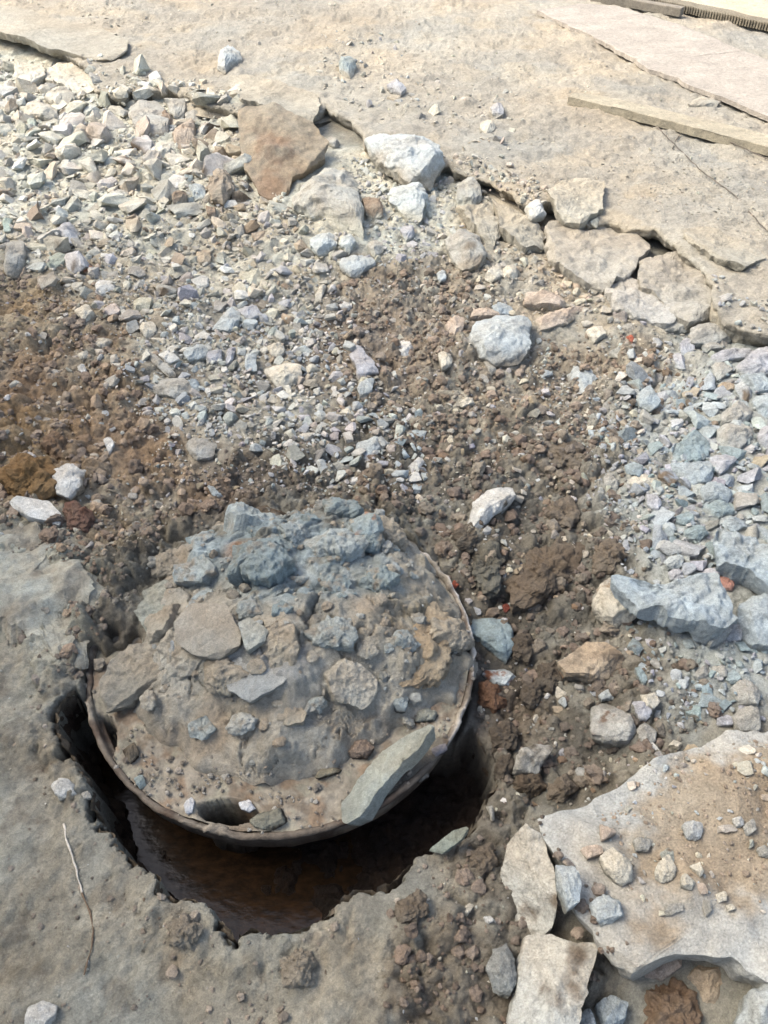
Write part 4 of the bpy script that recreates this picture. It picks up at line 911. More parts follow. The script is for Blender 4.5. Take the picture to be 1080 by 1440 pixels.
# ------------------------------------------------------------------ heap of mud and blue clay on the cover
hx = np.arange(-.62, .2, .0027); hy = np.arange(.66, 1.36, .0027)
HX, HY = np.meshgrid(hx, hy); fx_, fy_ = HX.ravel(), HY.ravel()
hh, hsd, blue, rgh, crk = heap_h(fx_, fy_)
hz = HEAP_BASE + hh - .03 * (1 - sst(-.012, .004, hsd))
hcol = np.tile(C(184, 178, 164), (len(fx_), 1))
def hmix(w, col):
    global hcol
    w = np.clip(w, 0, 1)[:, None]; hcol = hcol * (1 - w) + np.asarray(col) * w
hmix(sst(0, .5, fbm(fx_, fy_, .09, 4, 421)), C(170, 164, 150)); hmix(.8 * sst(.1, .5, fbm(fx_, fy_, .13, 3, 422)), C(174, 161, 142))
hmix(blue * .9, C(150, 162, 163)); hmix(blue * sst(-.1, .4, fbm(fx_, fy_, .06, 4, 423)), C(178, 187, 186)); hmix(blue * .8 * sst(.2, .5, fbm(fx_, fy_, .09, 4, 424)), C(138, 132, 118))
wetm = np.zeros(len(fx_))
for (qx_, qy_, rx_, ry_, col) in ((285, 925, 34, 26, C(160, 172, 184)), (350, 965, 34, 30, C(156, 160, 158)), (405, 965, 40, 22, C(160, 158, 152)), (430, 1010, 50, 20, C(150, 146, 136))):
    p_ = onplane(qx_, qy_, .05); e_ = np.hypot((fx_ - p_[0]) / (rx_ * .0016), (fy_ - p_[1]) / (ry_ * .0019)) + .3 * fbm(fx_, fy_, .05, 3, 425)
    m_ = 1 - sst(.6, 1.1, e_); hmix(m_ * .9, col); wetm = np.maximum(wetm, m_ * .55)
for (qx_, qy_, r_, col) in ((338, 808, 14, C(166, 122, 86)), (470, 760, 16, C(120, 112, 96)), (600, 880, 60, C(150, 136, 112))):
    p_ = onplane(qx_, qy_, .06); m_ = np.exp(-(((fx_ - p_[0]) ** 2 + (fy_ - p_[1]) ** 2) / (r_ * .0017) ** 2)) * (.8 + .5 * fbm(fx_, fy_, .03, 3, 426)); hmix(m_, col)
# the earth that runs in over the far side
far = sst(1.19, 1.28, fy_ + .03 * fbm(fx_, fy_, .08, 3, 427)) * (1 - .75 * blue); hmix(far, C(104, 90, 74))
keep = hsd > -.02
hcol = np.concatenate([hcol, wetm[:, None]], 1)
I = np.arange(len(fx_)).reshape(len(hy), len(hx)); q = np.stack([I[:-1, :-1], I[:-1, 1:], I[1:, 1:], I[1:, :-1]], -1).reshape(-1, 4)
q = q[keep[q].all(1)]; used = np.unique(q); remap = np.zeros(len(fx_), int); remap[used] = np.arange(len(used))
link('mud_heap', mesh_from('mud_heap', np.stack([fx_ - RCX, fy_ - RCY, hz], 1)[used], quads=remap[q], cols=hcol[used], mat=M_CLAY, smooth=True), loc=(RCX, RCY, 0),
     label='caked heap of grey mud and cracked blue clay covering the manhole', cat='mud heap')
# loose lumps and broken cakes lying on the heap, parts of it
rngH = np.random.default_rng(33); heap_o = bpy.data.objects['mud_heap']; HP = []
while len(HP) < 58:
    x = rngH.uniform(-.6, .18); y = rngH.uniform(.72, 1.32); sdh = sdpoly(np.array([x]), np.array([y]), HEAP_XY)[0]
    r = rngH.uniform(.05, .085) if len(HP) < 15 else rngH.uniform(.018, .045) if len(HP) < 34 else rngH.uniform(.010, .024)
    if sdh < r * .3 or any((x - q[0]) ** 2 + (y - q[1]) ** 2 < (.72 * (r + q[2])) ** 2 for q in HP): continue
    HP.append((x, y, r))
for k, (x, y, r) in enumerate(HP):
    rng = np.random.default_rng(700 + k); na = int(rng.integers(5, 9)); an = np.sort(rng.uniform(0, 6.283, na)) ; an = np.linspace(0, 6.283, na, endpoint=False) + rng.uniform(-.25, .25, na)
    P2 = np.stack([r * rng.uniform(.75, 1.15, na) * np.cos(an), r * rng.uniform(.55, .95) * rng.uniform(.8, 1.15, na) * np.sin(an)], 1); th_ = r * rng.uniform(.5, .9)
    e = .02; zc = surf(np.array([x, x + e, x - e, x, x]), np.array([y, y, y, y + e, y - e])); ga = float((zc[1] - zc[2]) / (2 * e)) * .8 + rng.normal(0, .18); gb = float((zc[3] - zc[4]) / (2 * e)) * .8 + rng.normal(0, .18)
    bl_ = sdpoly(np.array([x]), np.array([y]), CLAYBLUE)[0] > -.02
    colr = (C(150, 162, 162) if rng.uniform() < .6 else C(176, 184, 182)) if bl_ else [C(184, 178, 164), C(176, 166, 148), C(170, 176, 172), C(194, 194, 186)][int(rng.integers(4))]
    kd = 'slab' if rng.uniform() < .45 else 'clod'
    V, q, t, c = chunk(P2, th_, kd, rng, r / .0013 * 1.6, colr, jag=.06, rough=1.5 if kd == 'slab' else .6, dirt=.15, dirtcol=C(166, 156, 140))
    n_ = np.array([-ga, -gb, 1.0]); n_ /= np.linalg.norm(n_); e1 = np.array([1.0, 0, ga]); e1 /= np.linalg.norm(e1); e2 = np.cross(n_, e1)
    W = V[:, :1] * e1 + V[:, 1:2] * e2 + V[:, 2:] * n_
    o = link('clay_lump', mesh_from('clay_lump', W, quads=q, tris=t, cols=c, mat=M_CLAY), loc=(x - RCX, y - RCY, float(zc[0]) + (th_ * .42 if kd == 'slab' else -th_ * .25)), parent=heap_o)
CK = dict(group='slabs of clay on the heap', name='clay_cake', cat='clay slab', mat=M_CLAY)
S('upright grey wedge of clay at the heap left side', '188,862 200,832 212,812 232,812 234,840 228,868 222,890 205,886', 4, C(178, 178, 164), kind='slab', lift=.0, slope=(.35, .15), rough=1.8, **CK)
S('thick slab with a sharp lower edge leaning over the ring, left', '141,958 158,928 182,908 214,902 232,912 228,944 206,968 172,990 145,1003', 4, C(173, 164, 147), kind='slab', lift=.018, slope=(.12, .28), jag=.05, rough=1.6, **CK)
S('flat square tile of grey clay left on the heap top', '244,868 262,850 290,845 318,850 338,888 336,906 306,926 270,920 246,902', 2.6, C(180, 171, 155), kind='slab', slope=(.05, .08), jag=.03, lift=-.004, **CK)
S('small four-sided clay tile split off beside a dark crack', '334,876 350,868 378,886 372,900 346,916', 2.4, C(186, 186, 175), kind='slab', slope=(.02, .1), jag=.02, lift=-.002, **CK)
S('smooth damp clay plate in the middle of the heap', '312,940 330,926 372,908 402,914 420,940 392,966 350,986 320,972', 2.2, C(186, 186, 180), kind='slab', slope=(.04, .12), jag=.04, wet=.4, lift=-.004, **CK)
S('round cake of tan mud at the heap right shoulder', '566,905 578,868 602,850 630,858 645,888 642,925 618,952 588,966 565,950', 3.5, C(178, 159, 132), kind='clod', lift=-.01, **CK)
S('block of bluish clay with a rusty top on the heap crest', '488,728 505,718 536,726 541,742 522,754 500,752', 4, C(161, 173, 173), kind='rock', face=(.2, C(178, 132, 102)), **CK)
S('long pale blade of clay leaning over the front rim', '478,1150 482,1128 502,1094 540,1056 575,1030 602,1014 612,1022 590,1050 556,1082 528,1116 506,1152 490,1163', 3.2, C(186, 188, 175), kind='slab', lift=.012, slope=(.55, -.05), jag=.06, rough=1.8, **CK)
S('crumbling grey slab behind the long clay blade', '508,1118 540,1082 580,1050 612,1030 632,1040 616,1066 574,1096 530,1130 512,1142', 3, C(141, 134, 121), kind='slab', lift=-.01, slope=(.1, 0), jag=.1, dirt=.35, **CK)
for lab, ol, th, col in [
    ('bluish clay chip at the heap right foot', '544,984 560,974 576,980 570,1000 552,996', 2, C(166, 175, 175)),
    ('flat clay chip above the long blade', '576,1006 600,996 626,1002 612,1012 582,1014', 1.6, C(164, 166, 155)),
    ('small rectangular clay chip hanging right of the blade', '580,1078 596,1070 604,1090 588,1102', 1.6, C(166, 157, 143)),
    ('lilac clay chip right of the rectangular one', '606,1052 626,1044 630,1054 612,1064', 1.6, C(173, 166, 166)),
    ('thin slat of clay below the heap edge', '440,1086 476,1076 484,1082 446,1094', 1.4, C(166, 157, 134)),
    ('flat grey flake on the rim right of the lifting slot', '345,1150 372,1140 404,1134 406,1152 384,1168 358,1164', 1.8, C(157, 155, 139)),
    ('small white stone left of the lifting slot', '258,1132 266,1118 274,1126 270,1142 262,1145', 1.6, C(235, 235, 235)),
    ('shiny white stone right of the lifting slot', '334,1126 350,1124 360,1136 350,1142 338,1136', 1.6, C(235, 235, 235)),
    ('bluish chip on the rim at left', '186,1092 200,1086 206,1104 196,1110', 1.6, C(166, 178, 175)),
    ('small grey clay lump in the left of the cover', '168,1050 188,1042 196,1060 182,1072', 2, C(132, 121, 104)),
    ('pinkish mud lump behind the clay blade', '486,1050 510,1038 526,1050 518,1066 494,1064', 2.2, C(157, 139, 123))]:
    S(lab, ol, th, col, group='chips of clay and stone on the cover', name='clay_chip', cat='clay chip', mat=M_CLAY)

# ------------------------------------------------------------------ timbers, wire, twig
def beam(name, label, cat, path, width, thick, colr, seed, kink=0.0, rag=.0, side='near', n=160):
    """timber of rectangular section along a line of (x, y, z) of its near lower edge; width runs away from the camera"""
    path = np.array(path); s = np.concatenate([[0], np.cumsum(np.linalg.norm(np.diff(path, axis=0), axis=1))]); t = np.linspace(0, s[-1], n)
    c = np.stack([np.interp(t, s, path[:, k]) for k in range(3)], 1)
    d = np.gradient(c, axis=0); d /= np.linalg.norm(d, axis=1)[:, None]
    w = np.stack([-d[:, 1], d[:, 0], 0 * t], 1); w *= np.sign(w[:, 1:2] + 1e-9)
    wv = width(t / s[-1]) if callable(width) else np.full(n, width)
    sec = [(0, 0), (0, .5), (0, .93), (.02, 1.0)] + [(k / 9, 1.0) for k in range(1, 9)] + [(.98, 1.0), (1, .93), (1, 0), (.5, 0)]
    ring = []
    for (a, b) in sec:
        jag = rag * fbm(t, t * 0 + a * 7, .16, 3, seed, .6) if a < .1 else rag * .5 * fbm(t, t * 0 + a * 7, .1, 3, seed + 1) * (a > .9)
        zz = thick * b + .003 * fbm(t, t * 0 + a * wv * 9, .4, 2, seed + 2) + .001 * fbm(t * 3, t * 0 + a * 40, .1, 3, seed + 3)
        ring.append(c + w * (a * wv + jag)[:, None] + np.array([0, 0, 1]) * zz[:, None])
    V = np.stack(ring, 1); m = len(sec); I = np.arange(n * m).reshape(n, m); J = np.roll(I, -1, 1)
    q = np.stack([I[:-1], I[1:], J[1:], J[:-1]], -1).reshape(-1, 4)
    V = V.reshape(-1, 3)
    caps = []; V2 = [V]
    for e in (0, n - 1):
        k = len(V) + len(caps) // m if False else None
    cen = np.stack([V[I[0]].mean(0), V[I[-1]].mean(0)]); a0, a1 = len(V), len(V) + 1; V = np.concatenate([V, cen])
    tr = np.concatenate([np.stack([I[0], J[0], np.full(m, a0)], 1), np.stack([J[-1], I[-1], np.full(m, a1)], 1)])
    cc = np.tile(colr, (len(V), 1)) * (1 + .1 * fbm(V[:, 0] * .4, V[:, 1] * 2, .1, 3, seed + 5))[:, None]
    o0 = c[0]
    return link(name, mesh_from(name, V - o0, quads=q, tris=tr, cols=cc, mat=M_WOOD), loc=o0, label=label, cat=cat)
def gl(pts, z):
    P = np.array(pts, float); return onplane(P[:, 0], P[:, 1], z)
pz = PAVE_Z + .012
beam('plank', 'broad dust-covered board with a dark splintered near edge, top right', 'board', gl([(754, 20), (800, 42), (845, 62), (900, 96), (960, 122), (1030, 150), (1090, 174), (1330, 268)], pz),
     lambda u: np.interp(u, [0, .05, .3, 1], [.30, .46, .56, .62]), .020, C(172, 163, 150), 501, rag=.016, n=260)
beam('timber_batten', 'squared grey-green timber batten lying across the right of the pavement', 'batten', gl([(798, 146), (850, 160), (930, 179), (1010, 201), (1090, 222), (1300, 275)], pz),
     lambda u: np.interp(u, [0, .03, .12, 1], [.05, .08, .10, .12]), .034, C(166, 157, 136), 511, rag=.006, n=200)
beam('pole', 'thin dark round-edged pole in the top right corner', 'pole', gl([(830, 2), (880, 10), (955, 24)], pz), .05, .04, C(140, 132, 118), 521, rag=.004)
def ribbed_sheet():
    L = gl([(872, 0), (930, 10), (1000, 26), (1090, 46), (1300, 92)], pz); s = np.concatenate([[0], np.cumsum(np.linalg.norm(np.diff(L, axis=0), axis=1))])
    n = 420; t = np.linspace(0, s[-1], n); c = np.stack([np.interp(t, s, L[:, k]) for k in range(3)], 1)
    rib = .018 * (np.arange(n) % 4 < 2)
    rows = []
    for (off, zz, rb) in ((0, 0, 1), (0, .035, 1), (.06, .045, .6), (.10, .036, 0), (.9, .036, 0), (.9, 0, 0)):
        p = c.copy(); p[:, 1] += off + rib * rb * -1 + .01 * fbm(t, t * 0 + off, .1, 3, 531); p[:, 2] += zz + .004 * fbm(t, t * 0 + off, .2, 3, 532); rows.append(p)
    V = np.concatenate(rows); I = np.arange(len(V)).reshape(len(rows), n); q = np.stack([I[:-1, :-1], I[:-1, 1:], I[1:, 1:], I[1:, :-1]], -1).reshape(-1, 4)
    cc = np.tile(C(214, 200, 174), (len(V), 1)); cc[:3 * n] = C(150, 140, 122)
    link('corrugated_sheet', mesh_from('corrugated_sheet', V - c[0], quads=q, cols=cc, mat=M_DUST), loc=c[0], label='flat sheet with a ribbed dark edge in the top right corner', cat='sheet')
ribbed_sheet()
def tube(name, label, cat, pts, rad, col, n=60, seed=1, wob=.002, mat=M_WOOD):
    P = np.array(pts); s = np.concatenate([[0], np.cumsum(np.linalg.norm(np.diff(P, axis=0), axis=1))]); t = np.linspace(0, s[-1], n)
    c = np.stack([np.interp(t, s, P[:, k]) for k in range(3)], 1)
    c[:, 0] += wob * fbm(t, t * 0, .06, 3, seed); c[:, 2] += wob * .7 * fbm(t, t * 0 + 4, .06, 3, seed + 1)
    d = np.gradient(c, axis=0); d /= np.linalg.norm(d, axis=1)[:, None]; u = np.cross(d, [0, 0, 1]); u /= np.linalg.norm(u, axis=1)[:, None]; v = np.cross(d, u)
    r = rad(t / s[-1]) if callable(rad) else np.full(n, rad)
    a = np.arange(6) * np.pi / 3
    V = c[:, None] + (u[:, None] * np.cos(a)[None, :, None] + v[:, None] * np.sin(a)[None, :, None]) * r[:, None, None]
    I = np.arange(n * 6).reshape(n, 6); J = np.roll(I, -1, 1); q = np.stack([I[:-1], J[:-1], J[1:], I[1:]], -1).reshape(-1, 4)
    cc = np.repeat(col(t / s[-1]) if callable(col) else np.tile(col, (n, 1)), 6, 0)
    return link(name, mesh_from(name, V.reshape(-1, 3) - c[0], quads=q, cols=cc, mat=mat, smooth=True), loc=c[0], label=label, cat=cat)
def lay(pts, up):
    P = np.array(pts, float); x, y, z = settle(P[:, 0], P[:, 1]); return np.stack([x, y, z + up], 1)
wire = lambda t: np.tile(C(110, 102, 92), (len(t), 1))
tube('wire', 'thin bent wire running forward from under the timber batten', 'wire', lay([(922, 180), (928, 186), (945, 202), (965, 222), (985, 242), (1030, 275), (1080, 330)], .006), .0020, wire, 80, 541, .003)
tube('wire', 'loose wire sagging along the near side of the timber batten', 'wire', lay([(918, 178), (935, 178), (985, 190), (1030, 206), (1080, 228), (1120, 245)], .010), .0020, wire, 80, 543, .003)
tube('wire_stub', 'short wire stub crossing the bent wire by the batten', 'wire', lay([(945, 212), (950, 200), (957, 190)], .008), .0020, wire, 20, 545, .002)
tube('twig', 'thin bent twig, white above and brown below, on the front left mud', 'twig', lay([(91, 1160), (97, 1185), (104, 1212), (111, 1240), (119, 1262), (128, 1282), (131, 1310), (126, 1345), (120, 1372)], .004), lambda u: .0019 - .0008 * u + .0004 * np.sin(u * 41),
     lambda u: np.where((u < .5)[:, None], C(196, 187, 172), C(112, 94, 76)), 90, 547, .003)

# ------------------------------------------------------------------ loose stones: the largest as objects, the small ones as one mass
rngS = np.random.default_rng(7)
def pick(weights):
    k = list(weights); w = np.array([weights[i] for i in k], float); return k, w / w.sum()
CRW = dict(cr=7, gr=2, ta=.5, wh=3.5, pk=1, br=.25); GRW = dict(gr=2, lb=5, li=1.2, wh=6, cr=2, te=.3, ta=.4); BLW = dict(bl=4, lb=4, te=2.5, li=3, gr=1.5, ta=.2); SOW = dict(cr=2, wh=2, gr=3, ta=1.5, br=1.2, li=.6)
# outline (photo), stones per square metre, size range (m), power, colours, pile height
FIELDS = [
    ('the cream rubble at far left', '-160,60 60,95 130,130 180,140 332,160 350,250 400,300 300,310 200,330 120,380 60,385 -160,380', 5600, .008, .13, 2.05, CRW, .03),
    ('the grey rubble left of the round brown boulder', '100,300 300,310 420,300 480,330 460,400 440,440 300,420 190,450 140,440 100,380', 5600, .009, .07, 2.2, dict(cr=3, gr=5, wh=2, li=1, ta=1, br=.5), .02),
    ('the pale gravel left of centre', '190,450 300,410 440,400 465,440 470,500 500,540 560,590 600,660 560,690 440,640 330,590 240,560 190,520', 11000, .007, .05, 2.2, GRW, .015),
    ('the thin gravel above the clay heap', '240,560 330,590 450,640 590,670 600,700 480,710 330,680 240,650', 5200, .005, .018, 2.8, GRW, .004),
    ('the powdery fines in the gravel', '-160,120 130,140 340,180 480,250 660,270 680,370 480,380 470,520 590,660 470,690 240,640 190,470 60,385 -160,380', 5200, .004, .009, 2.0, dict(wh=3, cr=4, gr=3), .0),
    ('the debris under the long grey boulder', '480,240 540,250 620,260 640,300 680,330 650,380 540,375 480,350 500,320', 4200, .008, .05, 2.4, dict(gr=4, lb=3, li=3, cr=1, ta=1), .02),
    ('the cream crumbs right of the knobbly boulder', '640,250 740,290 790,330 860,400 850,440 720,420 680,380 650,300', 4800, .008, .05, 2.4, dict(cr=5, pk=2.5, gr=2, ta=1), .02),
    ('the crushed crust under the pavement edge', '780,360 860,390 960,430 1080,480 1180,560 1080,560 950,520 920,450 840,440', 5200, .007, .05, 2.4, dict(gr=5, lb=2, li=2, cr=1), .02),
    ('the debris patch on the pavement', '470,70 520,80 580,130 620,160 580,200 520,180 470,150 450,110', 500, .010, .06, 2.4, dict(gr=4, lb=2, cr=2), .0),
    ('the crumbs on the pavement near the lilac cube', '600,140 720,140 740,200 700,250 640,230', 350, .010, .06, 2.4, dict(cr=4, gr=2, pk=1), .0),
    ('the band of chips beside the brown hollow', '740,470 800,490 860,550 910,600 900,640 850,600 800,560 740,520', 5200, .006, .030, 2.5, dict(gr=3, lb=2, cr=2, te=.6), .006),
    ('the small blue chips left of the heap', '835,600 890,560 950,580 960,650 930,760 900,800 880,720 835,660', 11000, .006, .026, 2.4, dict(li=4, gr=3, lb=2, bl=1), .008),
    ('the blue-grey stone heap at right', '930,560 1000,540 1180,520 1260,800 1100,830 960,815 930,790 900,760 960,700 920,650', 11000, .009, .075, 1.9, BLW, .02),
    ('the blue debris above the large slab', '900,870 980,865 1080,900 1240,900 1240,1010 1080,1015 1000,1022 930,1000 905,960', 13000, .006, .05, 2.2, BLW, .012),
    ('the dirt on the large slab', '830,1150 900,1090 1000,1060 1180,1050 1240,1250 1060,1300 960,1290 900,1240', 5200, .004, .034, 2.4, dict(cr=3, gr=3, lb=2, pk=1, ta=1), .0),
    ('the left brown soil', '-160,400 60,400 190,470 240,640 330,700 200,780 -160,740', 1800, .005, .034, 2.4, SOW, .0),
    ('the brown soil in the centre', '470,380 650,375 720,470 900,480 1000,590 880,620 700,640 560,600 470,520', 4200, .005, .036, 2.4, SOW, .0),
    ('the dark soil right of the cover', '600,600 880,620 900,860 1000,1000 740,1150 700,1100 700,900 640,780', 2400, .005, .030, 2.4, SOW, .0),
    ('the brown soil right of the pit', '560,1300 660,1190 740,1170 830,1320 830,1480 560,1480', 900, .004, .018, 2.5, SOW, .0),
    ('the front mud', '-160,1480 -160,760 60,780 80,960 210,1260 330,1340 540,1280 560,1480', 260, .003, .010, 2.8, SOW, .0),
    ('the soil left of the heap', '90,780 250,700 330,700 230,800 190,850 120,920', 1500, .005, .022, 2.7, dict(cl=3, gr=2, te=1, cb=1, cr=1), .0),
    ('the grit on the pavement', '-160,-40 500,-10 1080,160 1250,420 1000,372 850,300 700,250 450,140 200,110 -160,20', 700, .004, .012, 2.2, dict(du=5, cr=2, gr=2, ta=1), .0),
    ('the gritty patch of pavement at right', '840,260 960,240 1080,290 1180,400 1080,420 960,320 860,296', 2600, .004, .014, 2.2, dict(du=4, gr=3), .0),
    ('the pavement', '-160,-20 500,10 1080,200 1250,420 1000,370 700,230 450,130 200,90 -160,20', 45, .008, .03, 3.0, dict(du=5, cr=3, gr=2), .0)]
cand = []
for name, ol, dens, smin, smax, pw, pal, pile in FIELDS:
    P = gpoly(ol, .03); lo, hi = P.min(0), P.max(0); A = (hi[0] - lo[0]) * (hi[1] - lo[1]); n = int(A * dens)
    x = rngS.uniform(lo[0], hi[0], n); y = rngS.uniform(lo[1], hi[1], n)
    sdv = sdpoly(x + .05 * fbm(x, y, .2, 3, 601), y + .05 * fbm(x, y, .2, 3, 602), P)
    keepm = rngS.uniform(0, 1, n) < sst(-.14, .08, sdv) * np.clip(.75 + .9 * fbm(x, y, .16, 3, 603), .12, 1)
    x, y = x[keepm], y[keepm]; n = len(x)
    u = rngS.uniform(0, 1, n); e = 1 - pw; s = (smin ** e + u * (smax ** e - smin ** e)) ** (1 / e)
    ks, w = pick(pal); kk = rngS.choice(len(ks), n, p=w)
    z = surf(x, y) + pile * np.abs(rngS.normal(0, .35, n)) * (s < .02)
    for i in range(n): cand.append((s[i], x[i], y[i], z[i], ks[kk[i]], name))
# keep clear of the big ones and of each other
cell = .06; gridh = {}
def hit(x, y, r, f=.8):
    ci, cj = int(x // cell), int(y // cell); m = int(math.ceil((r + .25) / cell)) if r > .1 else 2
    for i in range(ci - m, ci + m + 1):
        for j in range(cj - m, cj + m + 1):
            for (a, b, c) in gridh.get((i, j), ()):
                if (a - x) ** 2 + (b - y) ** 2 < (f * (c + r)) ** 2: return True
    return False
def put(x, y, r):
    for i in range(int((x - r) // cell), int((x + r) // cell) + 1):
        for j in range(int((y - r) // cell), int((y + r) // cell) + 1): gridh.setdefault((i, j), []).append((x, y, r))
for hx_, hy_, hr_ in HERO: put(hx_, hy_, hr_ * .72)
cand.sort(key=lambda c: -c[0]); kept = []
for c in cand:
    s, x, y = c[:3]
    if s > .006:
        if hit(x, y, s * .45, .72): continue
        put(x, y, s * .45)
    psd_ok = True
    kept.append(c)
ka = np.array([(c[0], c[1], c[2], c[3]) for c in kept])
ok = (pit_sd(ka[:, 1], ka[:, 2]) < -.012) & (np.hypot(ka[:, 1] - RCX, ka[:, 2] - RCY) > RR + .02)
kept = [c for c, o in zip(kept, ok) if o]; ka = ka[ok]
kpx, kpy, kw = topx(ka[:, 1], ka[:, 2], ka[:, 3]); size_px = ka[:, 0] / kw * FPX
inview = (kpx > 3) & (kpx < 1077) & (kpy > 3) & (kpy < 1437)
n_hand = sum(1 for r in REG if r[6] != 'clod' and r[0].name.split('.')[0] in ('stone', 'flat_stone'))
order = [i for i in np.argsort(-size_px) if inview[i]][:max(0, 296 - n_hand)]
chosen = set(order)
def rot(rng, tilt=.5):
    a = rng.uniform(0, 6.283); c, s = math.cos(a), math.sin(a); Rz = np.array([[c, -s, 0], [s, c, 0], [0, 0, 1]])
    b = rng.normal(0, tilt); c, s = math.cos(b), math.sin(b); Rx = np.array([[1, 0, 0], [0, c, -s], [0, s, c]])
    b = rng.normal(0, tilt); c, s = math.cos(b), math.sin(b); Ry = np.array([[c, 0, s], [0, 1, 0], [-s, 0, c]])
    return Rz @ Rx @ Ry
def shade(k, rng):
    c = np.minimum(PAL[k] * rng.uniform(.95, 1.32), .62); return c * (1 + rng.normal(0, .025, 3))
def split4(v, f):
    mid = {}; v = [tuple(p) for p in v]; nf = []
    def m(a, b):
        k = (min(a, b), max(a, b))
        if k not in mid: v.append(tuple((np.array(v[a]) + np.array(v[b])) / 2)); mid[k] = len(v) - 1
        return mid[k]
    for a, b, c in f:
        ab, bc, ca = m(a, b), m(b, c), m(c, a); nf += [(a, ab, ca), (b, bc, ab), (c, ca, bc), (ab, bc, ca)]
    return np.array(v), np.array(nf)
import bmesh
def hull(npts, rng):
    bm = bmesh.new(); p = rng.normal(size=(npts, 3)); p /= np.linalg.norm(p, axis=1)[:, None]; p = np.sign(p) * np.abs(p) ** rng.uniform(.5, .95)
    p *= np.array([1.0, rng.uniform(.5, .95), rng.uniform(.3, .65)])
    for q in p: bm.verts.new(q)
    r = bmesh.ops.convex_hull(bm, input=bm.verts[:]); bmesh.ops.delete(bm, geom=[v for v in bm.verts if not v.link_faces], context='VERTS'); bmesh.ops.triangulate(bm, faces=bm.faces[:]); bm.verts.index_update()
    v = np.array([x.co[:] for x in bm.verts]); f = np.array([[x.index for x in fc.verts] for fc in bm.faces]); bm.free()
    return v / np.ptp(v[:, 0]), f
AUTO = []
for i in order:
    s, x, y, z, k, fld = kept[i]; rng = np.random.default_rng(10000 + int(i))
    v, f = hull(int(rng.integers(11, 18)), rng); v, f = split4(v, f); v, f = split4(v, f); v = v + .05 * np.stack([fbm3(v + 7 * q, .35, 3, int(i) + q) for q in range(3)], 1); flatness = rng.uniform(.7, 1.1)
    W = (v * s * np.array([1, 1, flatness])) @ rot(rng, .35).T
    lc = PAL['du'] if fld in ('the pavement', 'the debris patch on the pavement', 'the crumbs on the pavement near the lilac cube') else gcol(x, y); dw = min(.4, .1 + .08 * y)
    c = np.tile(shade(k, rng) * (1 - dw) + lc * dw, (len(W), 1)) * (1 + .12 * fbm3(W, s * .4, 3, int(i)))[:, None]
    if rng.uniform() < .35:
        w = sst(.05, .5, fbm3(W, s * .5, 3, int(i) + 5) - .2)[:, None]; c = c * (1 - w) + DIRT * 1.1 * w
    o = link('stone', mesh_from('stone', W, tris=f, cols=c, mat=M_STONE), loc=(x, y, z + s * .08), cat='stone', group='loose stones in the rubble')
    AUTO.append((o, kpx[i], kpy[i], size_px[i], k, fld, flatness))
# joined masses
LIB1 = [hull(16, np.random.default_rng(900 + k)) for k in range(40)]
LIB0 = [hull(10, np.random.default_rng(940 + k)) for k in range(40)]
LIB2 = []
for k in range(30):
    _r = np.random.default_rng(980 + k); _v, _f = split4(*hull(14, _r)); LIB2.append((_v + .05 * np.stack([fbm3(_v + 7 * q, .4, 2, 980 + k + q) for q in range(3)], 1), _f))
CLB1 = [clodshape(1, np.random.default_rng(1020 + k)) for k in range(24)]; CLB0 = [clodshape(0, np.random.default_rng(1050 + k)) for k in range(24)]; CLB2 = [clodshape(2, np.random.default_rng(1080 + k)) for k in range(16)]
def mass(name, label, cat, items, mat):
    Vs, Fs, Cs = [], [], []; off = 0
    for (s, x, y, z, colr, lib, seed) in items:
        rng = np.random.default_rng(seed); v, f = lib[seed % len(lib)]
        W = (v * s) @ rot(rng, .5).T + np.array([x, y, z]); Vs.append(W); Fs.append(f + off); off += len(W); Cs.append(np.tile(colr, (len(W), 1)))
    o = link(name, mesh_from(name, np.concatenate(Vs), tris=np.concatenate(Fs), cols=np.concatenate(Cs), mat=mat), label=label, cat=cat, kind='stuff')
    return off
items = []
for i, (s, x, y, z, k, fld) in enumerate(kept):
    if i in chosen: continue
    rng = np.random.default_rng(50000 + i)
    sp = size_px[i]; lib = LIB2 if sp > 15 else (LIB1 if sp > 7 else LIB0)
    lc = PAL['du'] if 'pavement' in fld and 'under' not in fld else gcol(x, y); dw = min(.45, .12 + .09 * y)
    items.append((s, x, y, z + s * (.02 if y > 2.2 else .08), shade(k, rng) * (1 - dw) + lc * dw, lib, 50000 + i))
mass('gravel', 'small chips and grit of broken stone strewn between the larger stones', 'gravel', items, M_STONE)
print('stones', len(kept), 'objects', len(order), 'hand', n_hand, 'gravel', len(items))
